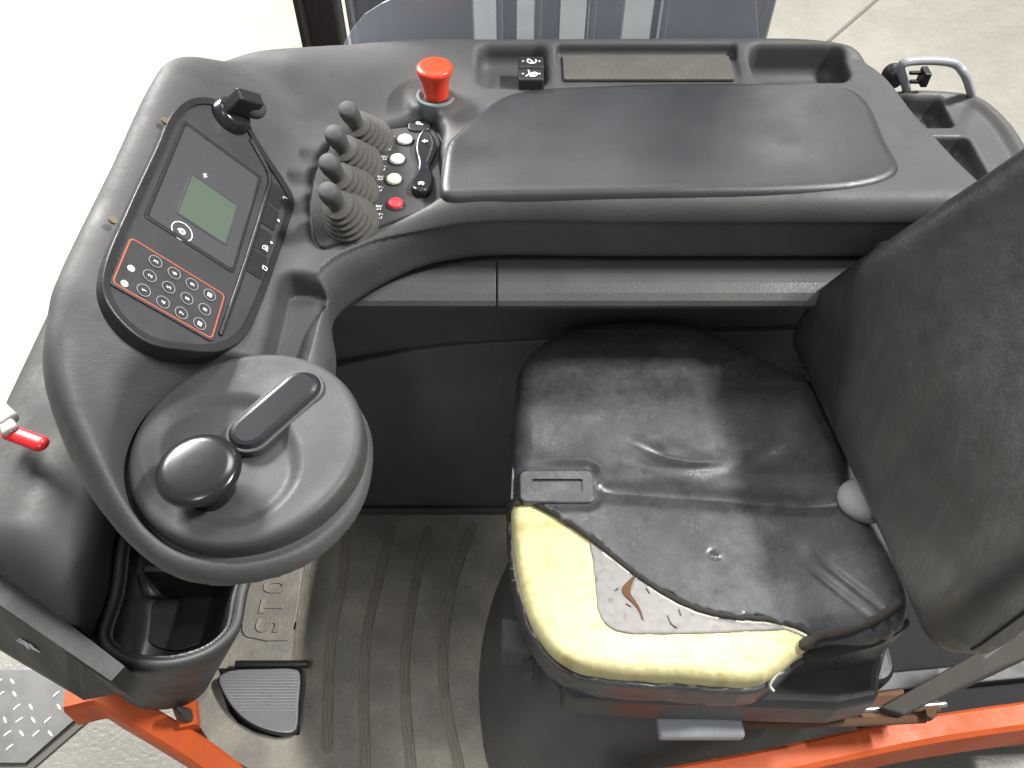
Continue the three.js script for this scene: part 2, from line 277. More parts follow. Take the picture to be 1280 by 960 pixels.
// ---------------------------------------------------------------- control console (dash, steering pod and side box in one moulding)
const consoleT = thing('control_console', 'dark grey moulded plastic control console wrapping round the cab', 'console');
{
  const foot = polySdf(smooth2([[-.425, -.52], [-.425, -.70], [-.425, -.86], [-.408, -.96], [-.345, -1.045], [-.25, -1.08], [0, -1.085], [.30, -1.087], [.41, -1.085], [.47, -1.066], [.505, -1.02], [.527, -.96], [.556, -.84], [.572, -.785], [.566, -.762], [.50, -.7575], [.36, -.757], [.12, -.757], [-.04, -.757], [-.105, -.741], [-.165, -.709], [-.20, -.672], [-.202, -.60], [-.188, -.53], [-.150, -.494], [-.134, -.43], [-.142, -.372], [-.178, -.325], [-.235, -.304], [-.29, -.309], [-.347, -.345], [-.387, -.388], [-.415, -.445]], 4));
  const lev = polySdf(smooth2([[-0.2243, -0.7116], [-0.2026, -0.7143], [-0.1505, -0.7475], [-0.0846, -0.7821], [-0.0817, -0.8001], [-0.0907, -0.8792], [-0.0909, -0.9217], [-0.1117, -0.9536], [-0.1326, -0.9482], [-0.2195, -0.9217], [-0.2447, -0.8792], [-0.2479, -0.8001]], 3));
  const H = (x, z, p) => {
    let h = mix(.700, .726, sstep(-.17, -.03, x));                                     // shelf to arm box
    h = mix(h, .738, sstep(-.93, -1.03, z)) + .037 * sstep(-.17, -.30, x) * gauss(z + .985, .055);   // far strip
    h = mix(h, .6935, sstep(-.56, -.48, z));
    let w = .694 + 1.15 * (-.262 - x);                                                 // face that carries the instruments
    w = smin(w, .832, .03);
    w = mix(w, .748, sstep(-.87, -1.06, z));
    w = mix(w, .690 + .30 * clamp(-.30 - x, 0, .12) + .018 * gauss(p + .024, .019) * sstep(-.14, -.28, x) + .034 * gauss(p + .028, .023) * sstep(-.27, -.40, x), sstep(-.53, -.365, z));
    return smax(h, w, .03);
  };
  const ESTOP = [[-0.1002, -0.9756]][0];
  const wc = [-.2455, -.428];
  const f = (x, y, z) => {
    const p0 = foot(x, z), p = p0 + Math.max(0, .676 - y) * 1.0 * sstep(-.56, -.47, z) + (.0045 * sstep(.6935, .6905, y) + .12 * Math.max(0, .692 - y)) * sstep(-.60, -.68, z);
    const under = mix(mix(.618, .60, sstep(-.10, -.22, x)), .642, sstep(-.54, -.48, z));
    let d = smax(p, (y - H(x, z, p0)) * .78, mix(.026, .045, sstep(-.1, -.25, x) * sstep(-.40, -.52, z)) * mix(1, .55, sstep(-.50, -.44, z)));
    d = smax(d, under - y, .02);
    if (y > .66) d = smin(d, smax(Math.hypot(x - ESTOP[0], z - ESTOP[1]) - .0335, Math.abs(y - .69) - .0275, .008), .014);
    if (x < -.1 && z > -.58) {                                                         // well of the steering disc
      const r = Math.hypot(x - wc[0], z - wc[1]);
      d = smax(d, -smax(r - .1125, .6955 - y, .006), .008);
    }
    if (y > .66) {
      // seat of the lever plate
      d = smax(d, -Math.max(lev(x, z), .693 - y), .010);
      // pen tray in the arm between dash and footwell
      d = smax(d, -box3(x, y, z, -.2365, .715, -.585, .0215, .062, .083, .012), .008);
      // far strip: switch recess, document tray, rear pocket
      d = smax(d, -box3(x, y, z, .0, .75, -1.022, .045, .034, .036, .016), .012);
      d = smax(d, -box3(x, y, z, .183, .75, -1.022, .122, .0165, .036, .005), .005);
      d = smax(d, -box3(x, y, z, .388, .75, -1.026, .064, .05, .032, .016), .008);
    }
    return d;
  };
  part('shell', mould(f, [-.46, .575, -1.11], [.57, .86, -.29], .0042), M.shell, consoleT);
  // padded arm rest lid
  const pp = smooth2([[-0.0511, -0.9217], [-0.0021, -0.9739], [0.1275, -0.9908], [0.2772, -0.9965], [0.42, -0.9965], [0.455, -0.9832], [0.4688, -0.9483], [0.4681, -0.8724], [0.4701, -0.8182], [0.4567, -0.7984], [0.4169, -0.7805], [0.3351, -0.7703], [0.1485, -0.7659], [-0.0185, -0.7645], [-0.076, -0.7645], [-0.0859, -0.7746], [-0.0871, -0.8136], [-0.0822, -0.8691], [-0.0683, -0.8941]], 4);
  const pf = polySdf(pp);
  const padH = (x, z) => .7305 + .004 * Math.max(0, 1 - ((x - .2) / .32) ** 2) - .003 * sstep(-.83, -.76, z) - .003 * gauss(x - .28, .1) * gauss(z + .86, .05);
  part('armrest_pad', mould((x, y, z) => Math.max(smax(pf(x, z) + .001, (y - padH(x, z)) * .97, .014), .712 - y), [-.12, .70, -1.0], [.50, .765, -.73], .0036), M.pad, consoleT, 'slate grey armrest pad with a soft worn sheen');
  // document tray floor
  part('tray_mat', prism(rrect(.228, .058, .003, .183, -1.022), .7335, .7375, .001), M.dirtTray, consoleT, 'flat tray insert with brown dust along its edges');
}
// twin rocker switch in the far strip
const ATLAS = (() => {
  const c = document.createElement('canvas'); c.width = c.height = 1024; const x = c.getContext('2d');
  x.fillStyle = '#000'; x.fillRect(0, 0, 1024, 1024); x.fillStyle = '#fff'; x.strokeStyle = '#fff'; x.lineCap = 'round'; x.textAlign = 'center'; x.textBaseline = 'middle';
  const cell = (i, fn) => { x.save(); x.translate((i % 8) * 128 + 64, (i >> 3) * 128 + 64); fn(); x.restore(); };
  const txt = (i, s, f = 'bold 92px sans-serif') => cell(i, () => { x.font = f; x.fillText(s, 0, 4); });
  '1234567890'.split('').forEach((s, i) => txt(i, s));
  cell(10, () => { x.fillRect(-34, -34, 68, 68); });
  cell(11, () => { x.lineWidth = 18; x.strokeRect(-28, -28, 56, 56); x.fillRect(-10, -10, 20, 20); });
  txt(12, 'P', 'italic bold 104px sans-serif');
  cell(13, () => { x.beginPath(); x.moveTo(0, -46); x.lineTo(46, 4); x.lineTo(18, 4); x.lineTo(18, 42); x.lineTo(-18, 42); x.lineTo(-18, 4); x.lineTo(-46, 4); x.fill(); });                 // arrow
  cell(14, () => { x.lineWidth = 10; x.beginPath(); x.arc(0, 4, 34, -2.4, 2.6); x.stroke(); x.beginPath(); x.moveTo(-20, 30); x.lineTo(-4, -8); x.lineTo(12, 8); x.lineTo(24, -34); x.stroke(); });  // horn
  cell(15, () => { x.lineWidth = 9; x.beginPath(); x.arc(4, -4, 30, -.6, 3.9); x.stroke(); x.beginPath(); x.moveTo(-20, -28); x.lineTo(6, -4); x.lineTo(-2, 24); x.lineTo(26, 10); x.stroke(); for (const d of [-54, 54]) { x.beginPath(); x.arc(d, 0, 7, 0, 7); x.fill(); } });
  cell(16, () => { x.lineWidth = 10; x.beginPath(); x.moveTo(-34, 34); x.lineTo(-10, 4); x.lineTo(26, 4); x.moveTo(-18, -34); x.lineTo(-8, 4); x.lineTo(-4, 36); x.lineTo(24, 36); x.stroke(); x.beginPath(); x.arc(22, 8, 18, 0, 7); x.stroke(); for (const d of [-54, 54]) { x.beginPath(); x.arc(d, 6, 7, 0, 7); x.fill(); } });
  // lever pictograms: fork carriage with arrow
  const fork = (i, k) => cell(i, () => { x.lineWidth = 9; x.beginPath(); x.moveTo(-40, -30); x.lineTo(-40, 30); x.moveTo(-40, 30); x.lineTo(-8, 30); x.moveTo(-40, -6); x.lineTo(-12, -6); x.stroke(); x.beginPath(); if (k % 2) { x.moveTo(12, -26); x.lineTo(44, -26); x.lineTo(44, 26); x.moveTo(14, 2); x.lineTo(44, 2); } else { x.moveTo(10, 30); x.lineTo(10, -28); x.lineTo(44, -28); x.moveTo(30, -28); x.lineTo(30, 24); } x.stroke(); x.beginPath(); x.arc(30, 40, 7, 0, 7); x.fill(); });
  fork(17, 0); fork(18, 1); fork(19, 2); fork(20, 3);
  cell(21, () => { x.lineWidth = 22; x.beginPath(); x.arc(0, 0, 30, 0, 7); x.stroke(); x.beginPath(); x.moveTo(0, -10); x.lineTo(0, -44); x.stroke(); });                                   // power
  cell(22, () => { x.fillRect(-44, -12, 88, 24); x.fillRect(-10, -34, 20, 68); });                                                                                                           // info mark
  cell(23, () => { x.lineWidth = 13; x.beginPath(); x.arc(-4, 4, 30, -2.2, .6); x.stroke(); x.beginPath(); x.arc(26, 22, 10, 0, 7); x.fill(); });                                           // lamp mark
  cell(24, () => { x.lineWidth = 9; x.strokeRect(-36, -26, 40, 52); x.beginPath(); x.moveTo(4, -14); x.lineTo(26, -4); x.lineTo(26, 26); x.lineTo(40, 26); x.moveTo(-46, 34); x.lineTo(18, 34); x.stroke(); x.fillRect(-26, 0, 20, 16); });  // pump mark
  cell(25, () => { x.lineWidth = 14; x.strokeRect(-24, -32, 48, 64); });
  cell(26, () => { x.beginPath(); x.arc(0, 0, 26, 0, 7); x.fill(); });
  txt(27, 'P', 'bold 90px sans-serif');
  const t = new THREE.CanvasTexture(c); t.needsUpdate = true; return t;
})();
const printMat = new THREE.MeshStandardMaterial({ color: COL(.82, .82, .80), roughness: .6, alphaMap: ATLAS, transparent: true });
// flat print w x h, lying in local XY
function printGeo(i, w, h) {
  const g = new THREE.PlaneGeometry(w, h), uv = g.attributes.uv, cx = (i % 8) / 8, cy = 1 - ((i >> 3) + 1) / 8;
  for (let k = 0; k < 4; k++) uv.setXY(k, cx + uv.getX(k) / 8, cy + uv.getY(k) / 8);
  return g;
}
// lay a print on a horizontal face: its top towards -x (the driver's view) or towards -z
function flatPrint(name, i, w, h, x, y, z, parent, turn = Math.PI / 2, mat = printMat) { const g = printGeo(i, w, h); g.rotateX(-Math.PI / 2); g.rotateY(turn); g.translate(x, y, z); return part(name, g, mat, parent); }
{
  const [a, b] = [[0.0257, -1.0191], [0.0253, -0.9902]];
  for (const [[x, z], i] of [[a, 15], [b, 16]]) {
    const r = part('rocker_switch', rbox(.034, .022, .0275, .003, x, .736, z), M.bezel, consoleT);
    flatPrint('symbol', i, .026, .026, x, .7476, z, r, 0);
  }
}

const STRIP = [[0.1071, -0.0886], [0.0672, -0.0879], [0.0286, -0.0863], [0.0164, -0.0804], [-0.0122, -0.0867]];
// ---------------------------------------------------------------- instrument panel set in the dash slope
{
  const t = thing('instrument_panel', 'black instrument panel with green display and numeric keypad', 'control panel', [-0.3302, 0.78, -0.6681]);
  const n = new V3(1.15, 1, 0).normalize(), u = new V3(0, 0, -1), v = n.clone().cross(u);
  t.quaternion.setFromRotationMatrix(new THREE.Matrix4().makeBasis(u, v, n));
  const out = smooth2([[.05, .064], [.117, .063], [.16, .05], [.187, .025], [.194, -.008], [.165, -.048], [.128, -.099], [.112, -.106], [.092, -.106], [-.059, -.097], [-.118, -.088], [-.150, -.066], [-.17, -.033], [-.184, .004], [-.176, .036], [-.158, .056], [-.13, .064], [-.05, .0655]], 8).map(p => [p[0] * .972, p[1] * .965]);
  const inn = smooth2([[.05, .055], [.112, .054], [.150, .043], [.173, .022], [.180, -.008], [.153, -.043], [.119, -.088], [.108, -.095], [.090, -.096], [-.059, -.087], [-.110, -.078], [-.140, -.059], [-.159, -.031], [-.172, .004], [-.166, .032], [-.150, .049], [-.126, .056], [-.05, .0565]], 8);
  part('base_plate', plate(out.map(p => [p[0] * .99, p[1] * .985]), -.022, .001, .001), M.panel, t);
  part('bezel', plate(out, -.026, .0035, .0015, [inn]), M.bezel, t);
  // raised frame between display field and symbol strip
  part('divider', tubeFlat([[.160, -.030, .002], [.126, -.063, .002], [.09, -.066, .002], [-.04, -.064, .002], [-.125, -.060, .002]], .0028), M.bezel, t);
  // display
  const d = part('display', plate(rrect(.160, .103, .004, .036, -.004), -.004, .0025, .0012, [rrect(.150, .094, .003, .036, -.004)]), M.bezel, t, 'rectangular display with a grey lens and green screen');
  part('lens', plate(rrect(.151, .095, .003, .036, -.004), -.001, .0016, .0004, [rrect(.062, .056, .002, .018, -.009)]), M.lens, d);
  part('screen', plate(rrect(.0618, .0558, .001, .018, -.009), -.002, .0019, .0002), M.lcd, d, 'blank green liquid crystal screen');
  part('screen_rim', plate(rrect(.066, .060, .003, .018, -.009), .0012, .0026, .0004, [rrect(.061, .055, .002, .018, -.009)]), M.lens, d);
  const ring = part('power_mark', plate(circle(.0118, -.0325, .0085, 36), .0015, .0021, .0001, [circle(.0107, -.0325, .0085, 36)]), M.print, d);
  const pg = printGeo(21, .012, .012); pg.translate(-.0325, .0085, .0020); part('power_symbol', pg, printMat, d);
  const ig = printGeo(22, .010, .010); ig.translate(.0595, .006, .0020); part('info_symbol', ig, printMat, d);
  // keypad with orange border
  const kp = part('keypad', plate(rrect(.064, .108, .005, -.1085, -.0005), -.002, .0035, .001), M.panel, t, 'numeric keypad with an orange border');
  part('border', plate(rrect(.0605, .104, .005, -.1085, -.0005), .003, .0041, .0002, [rrect(.0575, .101, .004, -.1085, -.0005)]), M.orange, kp);
  const K = [[-0.1284, 0.0235], [-0.1091, 0.0231], [-0.0895, 0.0228], [-0.1293, 0.0035], [-0.1095, 0.0033], [-0.09, 0.0028], [-0.1296, -0.0159], [-0.1099, -0.0165], [-0.0904, -0.0168], [-0.1297, -0.0358], [-0.1104, -0.0363], [-0.0905, -0.0366]];
  const digits = [0, 1, 2, 3, 4, 5, 6, 7, 8, 10, 9, 11];
  const keyGeo = plate(circle(.0068), .003, .0046, .0005), ringGeo = plate(circle(.0068), .0044, .0049, .0001, [circle(.0061)]);
  K.forEach(([x, y], i) => {
    const k = part('key', keyGeo, M.panel, kp); k.position.set(x, y, 0);
    const g = mergeGeometries([norm(ringGeo.clone())]); const rg = part('ring', g, std([.32, .32, .33], .6), kp); rg.position.set(x, y, 0);
    const p = printGeo(digits[i], .0085, .0085); p.translate(x, y, .0049); part('digit', p, printMat, kp);
  });
  for (const [x, y] of [[-0.1122, 0.0405], [-0.1323, 0.0409]]) part('indicator', plate(circle(.0036, x, y, 20), .003, .0042, .0004), M.whiteButton, kp);
  // symbol strip along the lower edge
  const keys = [[0.1038, -0.0756], [0.0661, -0.0748], [0.0251, -0.0741], [-0.0124, -0.0753]];
  keys.forEach(([x, y], i) => part('strip_key', plate(rrect(.034, .021, .002, x, y - .001), -.001, .0022 + .0004 * (i % 2), .0008), M.bezel, t));
  [[354, 250, 23, .012], [346, 277.5, 26, .009], [337, 305, 26, .008], [329, 310.6, 24, .013], [329, 337, 25, .011]].forEach(([, , i, s], q) => { const [x, y] = STRIP[q]; const g = printGeo(i, s, s); g.translate(x, y, .0034); part('symbol', g, printMat, t); });
  // screws at the crest
  for (const [x, y] of [[0.0956, 0.0643], [-0.0695, 0.0709]]) { const g = new THREE.CylinderGeometry(.0042, .0042, .003, 16); g.rotateX(Math.PI / 2); g.translate(x, y, .0015); part('screw', g, M.screw, t, 'small rusty screw'); }
  // turn switch on its boss
  const [sx, sy] = [.172, .002];
  const sw = part('turn_switch', (() => { const g = lathe([[0, .016], [.016, .016], [.021, .012], [.024, .002], [.025, -.003]], 32); g.rotateX(Math.PI / 2); g.translate(sx, sy, 0); return g; })(), M.gloss, t, 'black turn switch with a blocky grip');
  const grip = rbox(.017, .034, .030, .003, 0, 0, .029); grip.rotateZ(.6); grip.translate(sx, sy, 0); part('grip', grip, M.bezel, sw);
  const cap = new THREE.SphereGeometry(.0155, 24, 14); cap.scale(1, 1, .8); cap.translate(sx + .012, sy - .013, .026); part('cap', cap, M.shell, sw);
}
function tubeFlat(pts, r) { return mergeGeometries(capped(pts, r, 50, 8).map(norm)); }

// ---------------------------------------------------------------- lever plate
{
  const t = thing('lever_panel', 'black lever plate with four rubber booted levers and coloured buttons', 'control panel', [0, 0, 0]);
  const o = smooth2([[-0.2227, -0.713], [-0.2032, -0.7184], [-0.1509, -0.7517], [-0.0886, -0.7851], [-0.0846, -0.8001], [-0.0938, -0.8792], [-0.0949, -0.9182], [-0.1135, -0.9482], [-0.1323, -0.9446], [-0.219, -0.9182], [-0.2422, -0.8758], [-0.245, -0.8001]], 3);
  part('plate', prism(o, .688, .6985, .0025), std([.05, .05, .052], .8, { map: rep(dustMap, 5) }), t);
  const bases = [[-0.1915, 0.699, -0.7516], [-0.1967, 0.699, -0.8029], [-0.196, 0.699, -0.8561], [-0.1876, 0.699, -0.9094]], tops = [[-0.1997, 0.768, -0.7192], [-0.2065, 0.768, -0.7697], [-0.2074, 0.768, -0.8238], [-0.1973, 0.768, -0.872]];
  bases.forEach((b, i) => {
    const a = tops[i], dir = new V3(a[0] - b[0], a[1] - b[1], a[2] - b[2]), len = dir.length(), q = new THREE.Quaternion().setFromUnitVectors(new V3(0, 1, 0), dir.clone().normalize());
    const prof = []; const R = [.0305, .0275, .0245, .0215, .0185, .0155];
    prof.push([.034, -.004], [.034, .0]);
    R.forEach((r, k) => { const y = .002 + k * .0088; prof.push([r + .0022, y], [r + .0026, y + .0022], [r + .0014, y + .0042], [r - .0058, y + .0052], [r - .0060, y + .0072]); });
    prof.push([.0105, len * .80], [.0095, len * .84]);
    const bg = lathe(prof, 32); bg.applyQuaternion(q); bg.translate(...b);
    const lv = part('lever', (() => { const g = lathe([[0, len + .011], [.0072, len + .0105], [.0104, len + .008], [.0116, len + .003], [.0116, len - .007], [.0108, len - .015], [.0092, len - .022], [.0075, len * .5]], 28); g.applyQuaternion(q); g.translate(...b); return g; })(), M.leverKnob, t);
    part('boot', bg, M.rubber, lv, 'dusty ribbed rubber boot');
  });
  const btn = [[-0.1396, 0.702, -0.9121], [-0.1464, 0.702, -0.8708], [-0.147, 0.702, -0.8307], [-0.1409, 0.702, -0.7843]];
  [M.whiteButton, M.whiteButton, M.paleButton, M.redButton].forEach((m, i) => {
    const [x, y, z] = btn[i];
    const g = lathe([[0, .0048], [.005, .0046], [.0075, .0036], [.0086, .0015], [.0088, -.004]], 28); g.scale(1.12, 1, 1.12); g.translate(x, .6995, z);
    const b = part('button', g, m, t, ['white round button', 'white round button', 'pale green round button', 'red round button'][i]);
    const rg = new THREE.TorusGeometry(.0106, .0011, 8, 32); rg.rotateX(Math.PI / 2); rg.translate(x, .6992, z); part('ring', rg, M.bezel, b);
  });
  const ics = [[-0.1581, 0.6992, -0.9177], [-0.1602, 0.6992, -0.8955], [-0.1635, 0.6992, -0.8754], [-0.1635, 0.6992, -0.8542], [-0.1646, 0.6992, -0.8351], [-0.1635, 0.6992, -0.8134], [-0.161, 0.6992, -0.7788], [-0.1584, 0.6992, -0.7628]];
  ics.forEach(([x, y, z], i) => flatPrint('symbol', 17 + (i % 4), .0125, .0125, x, y, z, t));
  // rocking double switch with narrowed waist
  const rk = polySdf(smooth2([[-0.1134, -0.915], [-0.1026, -0.9081], [-0.0964, -0.8911], [-0.1002, -0.8679], [-0.1033, -0.8533], [-0.0982, -0.8342], [-0.1002, -0.8018], [-0.1095, -0.7958], [-0.1216, -0.8018], [-0.1249, -0.8202], [-0.1205, -0.8405], [-0.12, -0.8614], [-0.1244, -0.8811], [-0.122, -0.9047]], 3));
  const rg = mould((x, y, z) => smax(rk(x, z), (y - .7045 - .006 * Math.pow(Math.abs((z + .845) / .045), 1.6)) * .8, .006) && Math.max(smax(rk(x, z), (y - .7045 - .006 * Math.pow(Math.abs((z + .845) / .045), 1.6)) * .8, .006), .692 - y), [-.15, .685, -.92], [-.08, .73, -.76], .0018);
  const sw = part('rocker_switch', rg, M.gloss, t, 'glossy black rocker switch with a narrow waist');
  const [c1, c2, c3] = [[-0.1113, 0.713, -0.8915], [-0.1106, 0.713, -0.8067], [-0.121, 0.713, -0.9294]];
  flatPrint('symbol', 13, .011, .011, c1[0], .7128, c1[2], sw); flatPrint('symbol', 14, .012, .012, c2[0], .7128, c2[2], sw);
  const [pp] = [[-0.123, 0.702, -0.9436]]; const pk = part('parking_button', prism(rrect(.030, .026, .008, pp[0], pp[2]), .694, .702, .002), M.bezel, t);
  flatPrint('symbol', 12, .017, .017, pp[0], .7025, pp[2], pk);
}

// ---------------------------------------------------------------- emergency stop
{
  const [b] = [[-0.1002, 0.7195, -0.9756]];
  const t = thing('emergency_stop_button', 'red mushroom emergency stop button on the dark console', 'button', b);
  part('collar', lathe([[.020, -.02], [.0275, -.02], [.0275, .004], [.026, .0065], [.0225, .0065], [.0205, .004], [.020, -.01]], 40), M.collar, t, 'grey green collar ring');
  part('socket', new THREE.CylinderGeometry(.0205, .0205, .01, 32), M.black, t);
  part('head', lathe([[0, .0485], [.016, .0482], [.0215, .047], [.0238, .0445], [.0236, .041], [.0215, .036], [.0185, .026], [.0165, .012], [.016, 0]], 48), M.estop, t, 'flared red push head');
}

// ---------------------------------------------------------------- steering wheel
{
  const C = [-.2455, .69, -.428];
  const t = thing('steering_wheel', 'grey textured disc steering wheel with a black spinner knob', 'steering wheel', C);
  const [dc] = [[-0.2645, -0.4055]]; const dx = dc[0] - C[0], dz = dc[1] - C[2];
  const dish = polySdf(smooth2([[-0.3407, -0.4256], [-0.3338, -0.4557], [-0.3118, -0.4746], [-0.2784, -0.4804], [-0.2429, -0.4765], [-0.2059, -0.4391], [-0.1907, -0.3953], [-0.2035, -0.3607], [-0.2383, -0.3388], [-0.2783, -0.3504], [-0.3171, -0.3786]].map(p => [p[0] - C[0], p[1] - C[2]]), 4));
  const prof = (x, z) => .0295 - .0085 * sstep(.004, -.014, dish(x, z)) - .0015 * gauss(Math.hypot(x, z) - .09, .02);
  part('disc', mould((x, y, z) => { const r = Math.hypot(x, z); return Math.max(smax(r - .1075, (y - prof(x, z)) * .85, .010), -.012 - y); }, [-.115, -.018, -.115], [.115, .04, .115], .0023), M.wheel, t);
  // black slot cover
  const [a, b] = [[-0.2027, -0.4897], [-0.2449, -0.4334]]; const L = Math.hypot(a[0] - b[0], a[1] - b[1]), th = Math.atan2(a[1] - b[1], a[0] - b[0]);
  const st = [], R = .0205; for (let i = 0; i <= 14; i++) { const q = -Math.PI / 2 + Math.PI * i / 14; st.push([L / 2 - .003 + R * Math.cos(q), R * Math.sin(q)]); } for (let i = 0; i <= 14; i++) { const q = Math.PI / 2 + Math.PI * i / 14; st.push([-L / 2 + .003 + R * Math.cos(q), R * Math.sin(q)]); }
  const place = g => { g.rotateY(-th); g.translate((a[0] + b[0]) / 2 - C[0], 0, (a[1] + b[1]) / 2 - C[2]); return g; };
  const cov = part('slot_cover', place(prism(st, .012, .0345, .0075)), M.gloss, t, 'glossy black oblong cover');
  part('cover_rim', place(prism(st.map(p => [p[0] * 1.04, p[1] * 1.12]), .012, .0304, .0015)), M.wheel, cov);
  // spinner knob
  const [k] = [[-0.2708, 0.749, -0.3797]]; const kx = k[0] - C[0], kz = k[2] - C[2];
  const kg = lathe([[0, .0605], [.012, .0604], [.024, .0599], [.0305, .0586], [.0340, .0560], [.0350, .052], [.0330, .0475], [.026, .042], [.021, .037], [.0195, .031], [.0205, .025], [.0225, .0205], [.0225, .012]], 56); kg.scale(1.04, 1, 1.04); kg.translate(kx, 0, kz);
  part('spinner_knob', kg, M.knob, t, 'glossy black round spinner knob');
}

const MAT_OUTLINE = [[-0.5042, -0.7517], [-0.2966, -0.7517], [0, -0.7585], [0.0892, -0.7585]].concat([[.12, -.62], [.10, -.30], [.04, -.235]], [[-0.0949, -0.2565], [-0.2647, -0.2837], [-0.3757, -0.2981], [-0.4213, -0.3196], [-0.4695, -0.3486], [-0.5016, -0.3845], [-0.5156, -0.4167]], [[-.53, -.55], [-.50, -.748]]);
// ---------------------------------------------------------------- cab body: far wall, rails, floor pan, pedestal
{
  const t = thing('cab_body', 'dark plastic side wall and floor pan enclosing the footwell', 'cab');
  part('side_wall', prism([[-.42, -.88], [.30, -.88], [.30, -.828], [.11, -.826], [.02, -.826], [-.42, -.826]], -.02, .605, .003), M.wall, t);
  part('bay_panel', plate([[.30, -.02], [.90, -.02], [.90, .625], [.30, .625]], -.88, -.835, .004), M.wall, t, 'wall panel set back beside the seat');
  
  const sloped = g => { const p = g.attributes.position; for (let i = 0; i < p.count; i++) p.setZ(i, p.getZ(i) - .1575 * p.getY(i)); g.computeVertexNormals(); return g; };
  part('lower_panel', sloped(plate(smooth2([[-0.3777, 0.3068], [-0.2882, 0.3476], [-0.1976, 0.3739], [-0.0978, 0.3932], [0, 0.4026], [0.0607, 0.4058], [0.1452, 0.412], [0.3132, 0.4197], [0.4321, 0.4259], [0.5503, 0.432]].concat([[.72, .39], [.74, .30], [.74, .02], [.6, -.013], [.3, -.015], [-.05, -.015], [-.2, -.015], [-.42, -.01], [-.42, .2]]), 4), -.80, -.757, .004)), M.wall, t, 'lower wall panel with a curved upper edge');
  const rail = (x0, x1) => { const s = [[-.80, .568], [-.737, .573], [-.724, .580], [-.719, .590], [-.7215, .597], [-.729, .6035], [-.742, .6085], [-.757, .611], [-.80, .611]]; const g = plate(s.map(p => [-p[0], p[1]]), 0, x1 - x0, .0015); g.rotateY(Math.PI / 2); g.translate(x0, 0, 0); return g; };
  const seam = [[-0.0193, 0.598]][0][0];
  part('rail_cover', rail(-.235, seam - .001), M.rail, t, 'short rounded grey rail cover below the console'); part('rail_cover', rail(seam + .001, .50), M.rail, t, 'long rounded grey rail cover below the console');
  part('kick_strip', rbox(.46, .016, .008, .002, -.19, .008, -.751), M.wall, t);
  part('floor_pan', prism(MAT_OUTLINE, -.045, -.0225, .002), M.black, t);
  part('front_bulkhead', prism([[-.425, -.80], [-.345, -.80], [-.345, -.69], [-.425, -.69]], -.01, .598, .01), M.wall, t);
  // grey pedestal under the seat
  const ped = polySdf(smooth2([[0, -0.6722], [-0.0319, -0.5888], [-0.0495, -0.511], [-0.0546, -0.4446], [-0.0505, -0.3821], [-0.0341, -0.306], [0.0118, -0.2458]].concat([[.16, -.225], [.30, -.262], [.44, -.290], [.52, -.315], [.57, -.38], [.58, -.72], [.50, -.74], [.10, -.74], [.01, -.71]]), 4));
  part('under_chassis', prism([[-.50, -.80], [1.05, -.80], [1.05, -.42], [.55, -.40], [.2, -.30], [-.05, -.28], [-.38, -.34], [-.50, -.42]], -.30, -.047, .01), M.black, t, 'black chassis below the floor pan');
  part('sill_web', prism([[.30, -.36], [1.05, -.43], [1.05, -.46], [.30, -.39]], -.05, .135, .004), M.black, t);
  part('dark_void_panel', rbox(.75, .03, .42, .004, .70, .10, -.55), std([.02, .02, .021], .95), t, 'black panel filling the dark void behind the seat');  // panel coloured black to stand in for the dark void here
  part('seat_pedestal', mould((x, y, z) => { const top = .275 - .06 * sstep(.40, .60, x); const lean = ped(x, z) + clamp(y, 0, .3) * .30; return Math.max(smax(lean, (y - top) * .9, .12), .0 - y); }, [-.10, -.012, -.80], [.85, .31, -.17], .0062), std([.115, .115, .116], .66, { map: rep(dustMap, 1.6), roughnessMap: rep(roughSmudge, 1.5), bumpMap: rep(grain, 8), bumpScale: .0003 }), t, 'smooth grey pedestal under the seat');
}

